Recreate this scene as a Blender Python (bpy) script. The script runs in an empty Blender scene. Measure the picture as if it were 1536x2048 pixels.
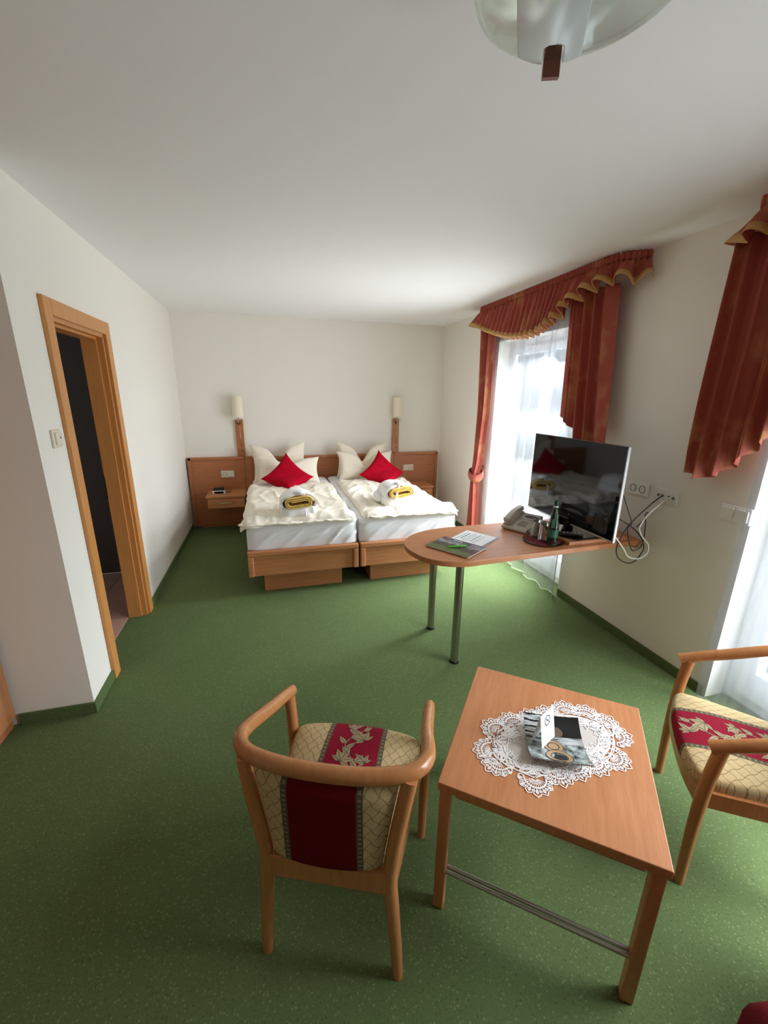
import bpy, bmesh, math, random
from mathutils import Vector, Matrix, noise
from math import sin, cos, pi, radians
random.seed(7)
S = bpy.context.scene
COL = S.collection
W = 3.284          # room width: left wall x=0, right wall x=W, back wall y=0, camera at negative y
H = 2.5

# ------------------------------------------------------------------ camera, world, lights, exposure
cd = bpy.data.cameras.new('camera'); cam = bpy.data.objects.new('camera', cd); COL.objects.link(cam)
R0 = Vector((0.96405096, -0.26547454, 0.01135813)); R1 = Vector((0.06244576, 0.26790077, 0.96142067)); R2 = Vector((0.25827557, 0.92614926, -0.27484776))
mw = Matrix.Identity(4)
for i in range(3):
    mw[i][0] = R0[i]; mw[i][1] = R1[i]; mw[i][2] = -R2[i]
mw[0][3], mw[1][3], mw[2][3] = 0.97808, -5.4006, 1.6402
cam.matrix_world = mw
cd.sensor_fit = 'HORIZONTAL'; cd.sensor_width = 36; cd.lens = 823.9 / 1536 * 36
cd.clip_start = 0.02; cd.clip_end = 200
S.camera = cam
S.view_settings.view_transform = 'Standard'; S.view_settings.look = 'None'
S.view_settings.gamma = 1.0; S.view_settings.use_curve_mapping = False
S.view_settings.exposure = 0.82
S.cycles.use_denoising = True
S.cycles.max_bounces = 16; S.cycles.diffuse_bounces = 8; S.cycles.transparent_max_bounces = 24
S.cycles.transmission_bounces = 12
S.cycles.sample_clamp_indirect = 8.0
S.cycles.caustics_reflective = False; S.cycles.caustics_refractive = False

wd = bpy.data.worlds.new('overcast_sky'); S.world = wd; wd.use_nodes = True
bg = wd.node_tree.nodes['Background']; bg.inputs[0].default_value = (0.86, 0.93, 1.0, 1); bg.inputs[1].default_value = 0.62

def area(name, loc, rot, sx, sy, power, color, spread=180):
    l = bpy.data.lights.new(name, 'AREA'); l.shape = 'RECTANGLE'; l.size = sx; l.size_y = sy
    l.energy = power; l.color = color; l.spread = radians(spread)
    o = bpy.data.objects.new(name, l); o.location = loc; o.rotation_euler = rot; COL.objects.link(o)
    return o
# daylight falling through the two balcony windows (added lamp strips stand inside the glass, angled into the room)
def daylight(tag_, y0, y1, yaw, flat, sky, ground):
    # daylight entering through a window opening: strips of light standing in the reveal, between glass and sheer
    c = (0.905, 0.97, 1.03); n = 4; ym = (y0 + y1) / 2; wy = abs(y1 - y0); x = W + .09
    for i in range(n):
        z = .35 + (i + .5) * 1.75 / n
        area('skylight_' + tag_, (x, ym, z), (0, radians(90 - 46), radians(yaw * .45)), .24, wy * .9, sky / n, c, 104)
    for i in range(2):
        area('groundlight_' + tag_, (x, ym, .6 + i * .8), (0, radians(90 + 34), radians(yaw * .45)), .24, wy * .9, ground / 2, (.96, 1.0, 1.0), 110)
    for i in range(3):
        area('daylight_' + tag_, (x, y0 + (y1 - y0) * (i + .5) / 3, 1.15), (0, radians(90), radians(yaw)), 1.9, .22, flat / 3, c, 125)
daylight('rear_window', -2.66, -1.44, -32, 12, 62, 12)
daylight('front_window', -5.70, -4.03, -40, 15, 46, 7)

# ------------------------------------------------------------------ helpers
def lin(c):
    return tuple(((x / 255) / 12.92 if x / 255 <= 0.04045 else ((x / 255 + 0.055) / 1.055) ** 2.4) for x in c)
MATS = {}
class N:
    """tiny node builder"""
    def __init__(s, name):
        s.m = bpy.data.materials.new(name); s.m.use_nodes = True
        s.t = s.m.node_tree; s.b = s.t.nodes['Principled BSDF']; s.out = s.t.nodes['Material Output']
        MATS[name] = s.m
    def n(s, typ, **kw):
        x = s.t.nodes.new(typ)
        for k, v in kw.items(): setattr(x, k, v)
        return x
    def l(s, a, b): s.t.links.new(a, b)
    def val(s, sock, v):
        if hasattr(v, 'links') or isinstance(v, bpy.types.NodeSocket): s.l(v, sock)
        else: sock.default_value = v
    def math(s, op, a, b=None, c=None, clamp=False):
        x = s.n('ShaderNodeMath', operation=op); x.use_clamp = clamp
        s.val(x.inputs[0], a)
        if b is not None: s.val(x.inputs[1], b)
        if c is not None: s.val(x.inputs[2], c)
        return x.outputs[0]
    def mix(s, f, a, b):
        x = s.n('ShaderNodeMix', data_type='RGBA'); s.val(x.inputs['Factor'], f)
        for k, v in ((6, a), (7, b)):
            if isinstance(v, bpy.types.NodeSocket): s.l(v, x.inputs[k])
            else: x.inputs[k].default_value = (*v[:3], 1)
        return x.outputs[2]
    def noise(s, vec, scale, detail=3, rough=.5):
        x = s.n('ShaderNodeTexNoise'); s.l(vec, x.inputs['Vector']); x.inputs['Scale'].default_value = scale
        x.inputs['Detail'].default_value = detail; x.inputs['Roughness'].default_value = rough
        return x.outputs['Fac']
    def coord(s, k='Object'):
        return s.n('ShaderNodeTexCoord').outputs[k]
    def mapping(s, vec, scale=(1, 1, 1), loc=(0, 0, 0), rot=(0, 0, 0)):
        x = s.n('ShaderNodeMapping'); s.l(vec, x.inputs['Vector']); x.inputs['Scale'].default_value = scale
        x.inputs['Location'].default_value = loc; x.inputs['Rotation'].default_value = rot
        return x.outputs[0]
    def ramp(s, f, stops):
        x = s.n('ShaderNodeValToRGB'); s.l(f, x.inputs[0]); e = x.color_ramp.elements
        while len(e) < len(stops): e.new(0.5)
        for i, (p, c) in enumerate(stops):
            e[i].position = p; e[i].color = (*c[:3], 1)
        return x.outputs[0]
    def bump(s, h, strength=.3, dist=.002):
        x = s.n('ShaderNodeBump'); s.l(h, x.inputs['Height']); x.inputs['Strength'].default_value = strength
        x.inputs['Distance'].default_value = dist; s.l(x.outputs[0], s.b.inputs['Normal'])
    def set(s, color=None, rough=None, metal=None, spec=None, **kw):
        if color is not None: s.val(s.b.inputs['Base Color'], color if isinstance(color, bpy.types.NodeSocket) else (*color, 1))
        if rough is not None: s.b.inputs['Roughness'].default_value = rough
        if metal is not None: s.b.inputs['Metallic'].default_value = metal
        if spec is not None: s.b.inputs['Specular IOR Level'].default_value = spec
        for k, v in kw.items(): s.b.inputs[k.replace('_', ' ')].default_value = v
        return s.m

def plain(name, rgb, rough=.5, metal=0.0, spec=.5, **kw):
    return N(name).set(lin(rgb), rough, metal, spec, **kw)

def wood(name, rgb_a, rgb_b, axis=0, rough=.38):
    n = N(name); v = n.coord()
    sc = [14, 14, 14]; sc[axis] = 1.2
    g = n.noise(n.mapping(v, scale=tuple(sc)), 4.0, 5, .6)
    sc2 = [90, 90, 90]; sc2[axis] = 4
    f = n.noise(n.mapping(v, scale=tuple(sc2)), 4.0, 3, .7)
    g2 = n.math('MULTIPLY_ADD', f, .35, n.math('MULTIPLY', g, .75))
    n.set(n.ramp(g2, [(.30, lin(rgb_a)), (.72, lin(rgb_b))]), rough, spec=.45)
    n.bump(f, .05, .0006)
    return n.m

# wood: colours are the lacquered beech itself
WX = wood('beech_wood_x', (170, 108, 66), (196, 134, 90), 0)
WY = wood('beech_wood_y', (170, 108, 66), (196, 134, 90), 1)
WZ = wood('beech_wood_z', (170, 108, 66), (196, 134, 90), 2)
CHW = wood('beech_chair_wood', (172, 112, 66), (194, 132, 82), 2, .22)
DOORW = wood('door_casing_wood', (190, 128, 68), (208, 146, 84), 2, .35)
HBW = wood('headboard_wood', (160, 98, 58), (182, 118, 76), 0, .4)

def wallmat(name, rgb, bump=.25):
    n = N(name); v = n.coord()
    h = n.noise(v, 170, 4, .65); n.set(lin(rgb), .9, spec=.2); n.bump(h, bump, .0012); return n.m
WALL = wallmat('woodchip_wall_paint', (234, 230, 221))
CEIL = wallmat('ceiling_paint', (240, 240, 240), .12)

def carpet(name, base, fleck, dark):
    n = N(name); v = n.coord()
    a = n.math('MULTIPLY_ADD', n.noise(v, 110, 3, .7), .6, n.math('MULTIPLY', n.noise(v, 300, 2, .6), .4))
    a = n.math('MULTIPLY_ADD', n.math('SUBTRACT', a, .5), 2.2, .5, clamp=True)
    vor = n.n('ShaderNodeTexVoronoi'); n.l(v, vor.inputs['Vector']); vor.inputs['Scale'].default_value = 105; vor.inputs['Randomness'].default_value = 1
    sel = n.n('ShaderNodeSeparateColor'); n.l(vor.outputs['Color'], sel.inputs[0])
    pick = n.math('GREATER_THAN', sel.outputs[0], .72)
    near = n.math('LESS_THAN', vor.outputs['Distance'], .34)
    fl = n.math('MULTIPLY', n.math('MULTIPLY', pick, near), .33)
    pickd = n.math('MULTIPLY', n.math('LESS_THAN', sel.outputs[0], .16), n.math('LESS_THAN', vor.outputs['Distance'], .32))
    big = n.noise(v, 2.2, 3, .6)
    c = n.mix(a, dark, base); c = n.mix(n.math('MULTIPLY', big, .35), c, tuple(x * 1.35 for x in base))
    c = n.mix(fl, c, fleck); c = n.mix(n.math('MULTIPLY', pickd, .35), c, tuple(x * .55 for x in dark))
    n.set(c, .95, spec=.1)
    hh = n.math('ADD', n.math('MULTIPLY', a, .6), n.math('MULTIPLY', fl, .7))
    n.bump(hh, .8, .004); return n.m
CARPET = carpet('green_fleck_carpet', lin((98, 114, 72)), lin((150, 162, 112)), lin((70, 86, 50)))
SKIRT = carpet('green_carpet_skirting', lin((92, 110, 70)), lin((106, 124, 84)), lin((76, 92, 56)))

def linen(name, rgb, rough=.85, sheen=.1):
    n = N(name); v = n.coord(); h = n.noise(v, 60, 4, .6); n.set(lin(rgb), rough, spec=.15); n.bump(h, .12, .002); return n.m
CREAM = linen('cream_linen', (236, 228, 211))
PILLOW = linen('cream_pillow_linen', (236, 226, 208))
WHITE = linen('white_cotton', (240, 240, 242))
ROBE = linen('white_terry', (242, 241, 240))
def terry(name, rgb):
    n = N(name); v = n.coord(); h = n.noise(v, 300, 2, .7); n.set(lin(rgb), .95, spec=.1); n.bump(h, .6, .003); return n.m
TOWEL = terry('gold_towel', (218, 184, 104))
REDC = terry('crimson_cushion_cloth', (166, 6, 34))
MAROON = terry('maroon_velour', (104, 26, 30))
ROSE = terry('rose_velour', (196, 142, 128))

# curtain cloth: terracotta red with washed gold patches
def drape(name):
    n = N(name); v = n.coord()
    p = n.noise(n.mapping(v, scale=(5, 5, 3.2)), 1.0, 3, .55)
    q = n.noise(v, 28, 3, .6)
    m = n.math('MULTIPLY', n.math('SMOOTH_MIN', n.math('MULTIPLY', n.math('SUBTRACT', p, .53), 8), 1.0, .3), n.math('ADD', n.math('MULTIPLY', q, .7), .1), clamp=True)
    c = n.mix(m, lin((172, 86, 72)), lin((212, 156, 106)))
    w = n.noise(v, 420, 1, .5); n.set(c, .7, spec=.25); n.bump(w, .1, .001)
    # thin cloth lets a little daylight glow through
    tr = n.n('ShaderNodeBsdfTranslucent'); n.l(c, tr.inputs['Color'])
    ms = n.n('ShaderNodeMixShader'); ms.inputs[0].default_value = .12
    n.l(n.b.outputs[0], ms.inputs[1]); n.l(tr.outputs[0], ms.inputs[2]); n.l(ms.outputs[0], n.out.inputs['Surface'])
    return n.m
DRAPE = drape('terracotta_drape')
GOLDBAND = plain('gold_hem_satin', (190, 146, 88), .5, spec=.4)

def sheer(name):
    n = N(name)
    df = n.n('ShaderNodeBsdfDiffuse'); df.inputs[0].default_value = (.85, .86, .88, 1)
    tl = n.n('ShaderNodeBsdfTranslucent'); tl.inputs[0].default_value = (.074, .079, .086, 1)
    tp = n.n('ShaderNodeBsdfTransparent'); tp.inputs[0].default_value = (.97, .98, 1, 1)
    a = n.n('ShaderNodeMixShader'); a.inputs[0].default_value = .6; n.l(df.outputs[0], a.inputs[1]); n.l(tl.outputs[0], a.inputs[2])
    lw = n.n('ShaderNodeLayerWeight'); lw.inputs['Blend'].default_value = .35
    f = n.math('MULTIPLY_ADD', lw.outputs['Facing'], -.32, .50)
    b = n.n('ShaderNodeMixShader'); n.l(f, b.inputs[0]); n.l(a.outputs[0], b.inputs[1]); n.l(tp.outputs[0], b.inputs[2])
    n.l(b.outputs[0], n.out.inputs['Surface']); return n.m
SHEER = sheer('white_sheer_voile')
SHEERHEM = plain('white_sheer_hem', (235, 238, 244), .8)

METAL = plain('brushed_steel', (176, 170, 158), .28, 1.0)
CHROME = plain('chrome', (225, 225, 225), .12, 1.0)
BRASS = plain('satin_nickel', (196, 180, 150), .3, 1.0)
BLACK = plain('black_plastic', (16, 16, 18), .35)
GLOSSB = plain('gloss_black_screen', (5, 5, 6), .05, spec=.36)
SILVER = plain('silver_plastic', (190, 190, 190), .35, .4)
IVORY = plain('ivory_plastic', (222, 214, 194), .4)
WPLAST = plain('white_plastic', (232, 230, 224), .4)
DARKHOLE = plain('socket_recess', (120, 112, 98), .6)
PHONE = plain('greige_phone_plastic', (186, 178, 164), .45)
PHONEK = plain('grey_phone_key', (158, 152, 140), .5)
LCD = plain('grey_lcd', (72, 78, 80), .2)
UPVC = plain('white_window_frame', (238, 240, 242), .35)
SHADE = N('cream_lamp_shade').set(lin((232, 222, 200)), .8, spec=.2)
PINKTILE = plain('pinkish_floor_tile', (190, 150, 132), .35)
GROUT = plain('grey_grout', (130, 120, 112), .8)
BATHW = plain('darkened_bathroom_wall', (58, 46, 34), .6)  # brown, darkened in the colour to carry the gloom of the unlit bathroom
PAPER = plain('white_paper', (238, 238, 236), .7)
INK = plain('black_ink', (24, 24, 24), .6)
INKG = plain('grey_ink', (150, 156, 160), .7)
PINKINK = plain('pink_ink', (226, 110, 126), .6)
LACE = linen('white_lace_thread', (240, 234, 230))
LINENC = linen('pale_grey_linen', (206, 196, 188))
PEN = plain('lime_green_plastic', (78, 178, 34), .3)
CARDGOLD = plain('ochre_glaze', (172, 140, 102), .3)
WALLWHITE = plain('white_render_wall', (225, 225, 222), .9)
LAWN = plain('brightened_ground', (236, 240, 232), .95)  # ground colour lightened so the sheers in front of it read bright
HEDGE = plain('hedge_green', (84, 110, 66), .95)

def glass(name, rgb, rough=0.0, transp=.86):
    n = N(name)
    tp = n.n('ShaderNodeBsdfTransparent'); tp.inputs[0].default_value = (*lin(rgb), 1)
    gl = n.n('ShaderNodeBsdfGlossy'); gl.inputs['Roughness'].default_value = rough
    lw = n.n('ShaderNodeLayerWeight'); lw.inputs['Blend'].default_value = .5
    f = n.math('MULTIPLY_ADD', n.math('POWER', lw.outputs['Facing'], 4.0), transp * .8, .04, clamp=True)
    m = n.n('ShaderNodeMixShader'); n.l(f, m.inputs[0]); n.l(tp.outputs[0], m.inputs[1]); n.l(gl.outputs[0], m.inputs[2])
    n.l(m.outputs[0], n.out.inputs['Surface']); return n.m
PANE = glass('window_glass', (250, 252, 252))
def realglass(name, rgb, ior=1.45):
    n = N(name); n.set(lin(rgb), 0.0); n.b.inputs['Transmission Weight'].default_value = 1; n.b.inputs['IOR'].default_value = ior; return n.m
CLEAR = realglass('clear_tumbler_glass', (250, 252, 252)); GREENG = realglass('green_bottle_glass_solid', (96, 160, 130))
LAMPG = None
def lampglass():
    global LAMPG
    n = N('smoky_lamp_glass')
    tp = n.n('ShaderNodeBsdfTransparent'); tp.inputs[0].default_value = (*lin((236, 241, 236)), 1)
    gl = n.n('ShaderNodeBsdfGlossy'); gl.inputs['Roughness'].default_value = .08; gl.inputs[0].default_value = (.9, .95, .95, 1)
    lw = n.n('ShaderNodeLayerWeight'); lw.inputs['Blend'].default_value = .5
    f = n.math('MULTIPLY_ADD', n.math('POWER', lw.outputs['Facing'], 4.0), .7, .05, clamp=True)
    m = n.n('ShaderNodeMixShader'); n.l(f, m.inputs[0]); n.l(tp.outputs[0], m.inputs[1]); n.l(gl.outputs[0], m.inputs[2])
    n.l(m.outputs[0], n.out.inputs['Surface']); LAMPG = n.m
lampglass()
def frosted():
    n = N('frosted_white_glass')
    df = n.n('ShaderNodeBsdfDiffuse'); df.inputs[0].default_value = (.86, .92, .93, 1)
    tl = n.n('ShaderNodeBsdfTranslucent'); tl.inputs[0].default_value = (.9, .95, .96, 1)
    a = n.n('ShaderNodeMixShader'); a.inputs[0].default_value = .4; n.l(df.outputs[0], a.inputs[1]); n.l(tl.outputs[0], a.inputs[2])
    gl = n.n('ShaderNodeBsdfGlossy'); gl.inputs['Roughness'].default_value = .15
    b = n.n('ShaderNodeMixShader'); b.inputs[0].default_value = .12; n.l(a.outputs[0], b.inputs[1]); n.l(gl.outputs[0], b.inputs[2])
    n.l(b.outputs[0], n.out.inputs['Surface']); return n.m
FROST = frosted()

# striped upholstery, UVs in metres (u across, v along)
def upholstery(name, red):
    n = N(name); uv = n.coord('UV'); sp = n.n('ShaderNodeSeparateXYZ'); n.l(uv, sp.inputs[0])
    u, v = sp.outputs[0], sp.outputs[1]
    wob = n.math('MULTIPLY', n.math('SINE', n.math('MULTIPLY', v, 2 * pi / .0439)), .0032)
    uu = n.math('ADD', u, wob)
    p = .036
    a = n.math('ABSOLUTE', n.math('SINE', n.math('MULTIPLY', n.math('ADD', uu, n.math('MULTIPLY', v, .82)), pi / p)))
    b = n.math('ABSOLUTE', n.math('SINE', n.math('MULTIPLY', n.math('SUBTRACT', uu, n.math('MULTIPLY', v, .82)), pi / p)))
    la = n.math('SUBTRACT', 1, n.math('MULTIPLY', n.math('MINIMUM', a, b), 5.5), clamp=True)
    weave = n.noise(n.mapping(uv, scale=(900, 160, 1)), 1, 2, .6)
    cream = n.mix(weave, lin((176, 152, 108)), lin((212, 190, 144)))
    c = n.mix(n.math('MULTIPLY', la, .85), cream, lin((98, 66, 40)))
    au = n.math('ABSOLUTE', u)
    bord = n.math('LESS_THAN', au, .105)
    bead = n.math('GREATER_THAN', n.math('SINE', n.math('MULTIPLY', v, 2 * pi / .016)), .25)
    mid = n.math('LESS_THAN', n.math('ABSOLUTE', n.math('SUBTRACT', au, .0965)), .0045)
    bc = n.mix(n.math('MULTIPLY', n.math('MULTIPLY', bead, mid), .6), lin((92, 84, 66)), lin((158, 144, 116)))
    c = n.mix(bord, c, bc)
    c = n.mix(n.math('LESS_THAN', au, .088), c, n.mix(weave, tuple(x * .85 for x in lin(red)), lin(red)))
    n.set(c, .9, spec=.15); n.bump(weave, .25, .001); return n.m
SEATM = upholstery('striped_seat_fabric', (140, 22, 44))
BACKM = upholstery('striped_back_fabric', (104, 6, 18))
TAN = plain('tan_embroidery', (162, 146, 112), .85)
TAND = plain('dark_tan_embroidery', (96, 82, 58), .85)

# mesh collector
class MB:
    def __init__(s): s.v = []; s.f = []; s.uv = None; s.mi = []
    def add(s, vs, fs, mi=0):
        o = len(s.v); s.v += [tuple(p) for p in vs]; s.f += [tuple(i + o for i in f) for f in fs]; s.mi += [mi] * len(fs); return s
    def box(s, x0, x1, y0, y1, z0, z1, bev=0.0, mi=0):
        bm = bmesh.new(); bmesh.ops.create_cube(bm, size=1)
        for q in bm.verts:
            q.co = Vector(((x0 + x1) / 2 + q.co.x * (x1 - x0), (y0 + y1) / 2 + q.co.y * (y1 - y0), (z0 + z1) / 2 + q.co.z * (z1 - z0)))
        if bev: bmesh.ops.bevel(bm, geom=bm.edges[:], offset=bev, segments=2, profile=.5, affect='EDGES')
        s.frombm(bm, mi); return s
    def frombm(s, bm, mi=0):
        bm.verts.index_update(); o = len(s.v)
        s.v += [tuple(q.co) for q in bm.verts]; s.f += [tuple(q.index + o for q in f.verts) for f in bm.faces]; s.mi += [mi] * len(bm.faces); bm.free()
    def tube(s, pts, r, n=10, cap=True, flat=1.0, up=None, closed=False):
        P = [Vector(p) for p in pts]; m = len(P); rr = r if isinstance(r, (list, tuple)) else [r] * m
        vs = []; fs = []; prev = None
        for i, p in enumerate(P):
            if closed: t = (P[(i + 1) % m] - P[i - 1]).normalized()
            else: t = (P[min(i + 1, m - 1)] - P[max(i - 1, 0)]).normalized()
            ref = Vector(up) if up else (prev if prev is not None else (Vector((0, 0, 1)) if abs(t.z) < .9 else Vector((1, 0, 0))))
            a = (ref - t * ref.dot(t)).normalized(); b = t.cross(a); prev = a
            for k in range(n):
                an = 2 * pi * k / n; vs.append(p + a * cos(an) * rr[i] * flat + b * sin(an) * rr[i])
        for i in range(m if closed else m - 1):
            j = (i + 1) % m
            for k in range(n): fs.append((i * n + k, i * n + (k + 1) % n, j * n + (k + 1) % n, j * n + k))
        if cap and not closed:
            fs.append(tuple(range(n))[::-1]); fs.append(tuple((m - 1) * n + k for k in range(n)))
        return s.add(vs, fs)
    def lathe(s, prof, c=(0, 0, 0), n=24, mi=0):
        vs = []; fs = []
        for r, z in prof:
            for k in range(n): vs.append((c[0] + r * cos(2 * pi * k / n), c[1] + r * sin(2 * pi * k / n), c[2] + z))
        for i in range(len(prof) - 1):
            for k in range(n): fs.append((i * n + k, i * n + (k + 1) % n, (i + 1) * n + (k + 1) % n, (i + 1) * n + k))
        return s.add(vs, fs, mi)
    def prism(s, poly, z0, z1, bev=0.0):
        bm = bmesh.new(); vs = [bm.verts.new((x, y, z0)) for x, y in poly]; f = bm.faces.new(vs)
        r = bmesh.ops.extrude_face_region(bm, geom=[f])
        for q in r['geom']:
            if isinstance(q, bmesh.types.BMVert): q.co.z = z1
        bmesh.ops.recalc_face_normals(bm, faces=bm.faces[:])
        if bev:
            es = [e for e in bm.edges if len(e.link_faces) == 2 and any(len(g.verts) > 4 for g in e.link_faces) and abs(e.verts[0].co.z - e.verts[1].co.z) < 1e-6]
            bmesh.ops.bevel(bm, geom=es or bm.edges[:], offset=bev, segments=2, profile=.5, affect='EDGES')
        s.frombm(bm); return s
    def grid(s, fn, nu, nv, mi=0, closeu=False):
        vs = [fn(i / nu, j / nv) for j in range(nv + 1) for i in range(nu + (0 if closeu else 1))]
        w = nu if closeu else nu + 1; fs = []
        for j in range(nv):
            for i in range(nu): fs.append((j * w + i, j * w + (i + 1) % w, (j + 1) * w + (i + 1) % w, (j + 1) * w + i))
        return s.add(vs, fs, mi)
    def xf(s, M):
        s.v = [tuple(M @ Vector(p)) for p in s.v]; return s
    def build(s, name, mat, parent=None, smooth=False, world=False, kind=None, label=None, uvfn=None, sub=0, solid=0.0, angle=None):
        me = bpy.data.meshes.new(name)
        vs = s.v
        if parent is not None and world:
            Mi = rootmat(parent).inverted(); vs = [tuple(Mi @ Vector(p)) for p in vs]
        me.from_pydata(vs, [], s.f)
        for m in (mat if isinstance(mat, (list, tuple)) else [mat]): me.materials.append(m)
        if isinstance(mat, (list, tuple)): me.polygons.foreach_set('material_index', s.mi)
        if uvfn:
            ul = me.uv_layers.new(name='UVMap'); flat = []
            for lp in me.loops: flat += list(uvfn(vs[lp.vertex_index], lp.vertex_index))
            ul.data.foreach_set('uv', flat)
        bm = bmesh.new(); bm.from_mesh(me); bmesh.ops.recalc_face_normals(bm, faces=bm.faces[:]); bm.to_mesh(me); bm.free()
        if smooth:
            me.polygons.foreach_set('use_smooth', [True] * len(me.polygons))
            if angle: me.set_sharp_from_angle(angle=radians(angle))
        me.update()
        o = bpy.data.objects.new(name, me); COL.objects.link(o)
        if parent is not None: o.parent = parent
        if solid:
            md = o.modifiers.new('Solidify', 'SOLIDIFY'); md.thickness = solid; md.offset = 0
        if sub:
            md = o.modifiers.new('Subsurf', 'SUBSURF'); md.levels = sub; md.render_levels = sub
        if kind: o['kind'] = kind
        if label: o['label'] = label
        return o
def rootmat(o):
    M = o.matrix_basis.copy(); p = o.parent
    while p is not None: M = p.matrix_basis @ M; p = p.parent
    return M
def thing(name, label, cat, loc=(0, 0, 0), rz=0.0, group=None):
    o = bpy.data.objects.new(name, None); COL.objects.link(o); o.empty_display_size = .05
    o.location = loc; o.rotation_euler = (0, 0, rz); o['label'] = label; o['category'] = cat
    if group: o['group'] = group
    return o
def tag(o, label, cat, group=None):
    o['label'] = label; o['category'] = cat
    if group: o['group'] = group
    return o
def dup(root, loc, rz, label, group=None):
    def cp(o, par):
        c = o.copy(); COL.objects.link(c)
        if par is not None: c.parent = par
        for ch in list(o.children): cp(ch, c)
        return c
    r = cp(root, None); r.location = loc; r.rotation_euler = (0, 0, rz); r['label'] = label
    if group: r['group'] = group
    return r
def B(*a, bev=0.0): return MB().box(*a, bev=bev)
def smoothpath(pts, n=8, closed=False):
    P = [Vector(p) for p in pts]; out = []; m = len(P)
    rng = range(m if closed else m - 1)
    for i in rng:
        if closed: p0, p1, p2, p3 = P[i - 1], P[i], P[(i + 1) % m], P[(i + 2) % m]
        else: p0, p1, p2, p3 = P[max(i - 1, 0)], P[i], P[i + 1], P[min(i + 2, m - 1)]
        for k in range(n):
            t = k / n
            out.append(.5 * ((2 * p1) + (p2 - p0) * t + (2 * p0 - 5 * p1 + 4 * p2 - p3) * t * t + (3 * p1 - p0 - 3 * p2 + p3) * t ** 3))
    if not closed: out.append(P[-1])
    return out
def interp(tab, x):
    if x <= tab[0][0]: return tab[0][1]
    for (a, va), (b, vb) in zip(tab, tab[1:]):
        if x <= b:
            t = (x - a) / (b - a); return va + (vb - va) * t
    return tab[-1][1]
def textmesh(name, body, size, mat, parent, M, extrude=.0003, align='CENTER', label=None):
    c = bpy.data.curves.new(name, 'FONT'); c.body = body; c.size = size; c.extrude = extrude; c.align_x = align; c.align_y = 'CENTER'
    c.resolution_u = 3
    o = bpy.data.objects.new(name, c); COL.objects.link(o)
    bpy.context.view_layer.update()
    me = bpy.data.meshes.new_from_object(o.evaluated_get(bpy.context.evaluated_depsgraph_get()))
    bpy.data.objects.remove(o); bpy.data.curves.remove(c)
    me.transform(M); me.materials.clear(); me.materials.append(mat); me.name = name
    q = bpy.data.objects.new(name, me); COL.objects.link(q); q.parent = parent
    if label: q['label'] = label
    return q
def struct(o): o['kind'] = 'structure'; return o

# ------------------------------------------------------------------ room shell
YF = -6.6           # wall behind the camera
XL = -1.0           # left wall of the entrance strip
struct(B(-.12, W + .3, YF - .2, .2, -.1, 0).add([], []).build('floor', CARPET))
struct(B(XL - .2, -.12, YF - .2, -3.12, -.1, 0).build('floor_entrance', CARPET))
struct(B(XL - 1.6, W + .3, YF - .2, .2, H, H + .15).build('ceiling', CEIL))
struct(B(-.2, W + .3, 0, .2, 0, H).build('wall_back', WALL))
struct(B(XL - .2, W + .3, YF - .2, YF, 0, H).build('wall_front', WALL))
DY0, DY1, DZ = -2.905, -2.195, 1.985     # bathroom door opening
wl = MB().box(-.12, 0, DY1, .0, 0, H).box(-.12, 0, -3.246, DY0, 0, H).box(-.12, 0, DY0, DY1, DZ, H)
wl.box(XL, -.12, -3.246, -3.12, 0, H)
struct(wl.build('wall_left', WALL))
struct(B(XL - .2, XL, YF, -3.12, 0, H).build('wall_left_entrance', WALL))
W1 = (-2.70, -1.40, 2.16); W2 = (-5.75, -3.99, 2.16)
T = .3
wr = MB().box(W, W + T, W1[1], 0, 0, H).box(W, W + T, W2[1], W1[0], 0, H).box(W, W + T, YF, W2[0], 0, H)
wr.box(W, W + T, W1[0], W1[1], W1[2], H).box(W, W + T, W2[0], W2[1], W2[2], H)
struct(wr.build('wall_right', WALL))
# skirting made of a strip of carpet
def skirt(name, parts):
    m = MB()
    for b in parts: m.box(*b, bev=.003)
    struct(m.build(name, SKIRT))
SK = .062
skirt('baseboard_left', [(0, .012, DY1 + .075, -.06, 0, SK), (0, .012, -3.258, DY0 - .075, 0, SK), (-.33, .0, -3.258, -3.246, 0, SK)])
skirt('baseboard_right', [(W - .012, W, W1[1] + .01, -.06, 0, SK), (W - .012, W, W2[1] + .01, W1[0] - .01, 0, SK), (W - .012, W, YF, W2[0] - .01, 0, SK)])
skirt('baseboard_front', [(XL, W, YF, YF + .012, 0, SK)])

# bathroom beyond the door
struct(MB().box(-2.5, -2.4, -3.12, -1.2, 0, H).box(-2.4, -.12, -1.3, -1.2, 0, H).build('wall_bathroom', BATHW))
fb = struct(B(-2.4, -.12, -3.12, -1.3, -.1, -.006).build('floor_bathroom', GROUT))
tile = None
for i in range(7):
    for j in range(6):
        x = -.122 - .3 * (i + 1); y = -3.1 + .3 * j
        if tile is None:
            tile = B(.002, .298, .002, .298, -.006, .001, bev=.002).build('tile', PINKTILE, fb); t = tile
        else:
            t = tile.copy(); COL.objects.link(t)
        t.parent = fb; t.location = (x, y, random.uniform(0, .0006))

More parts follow.
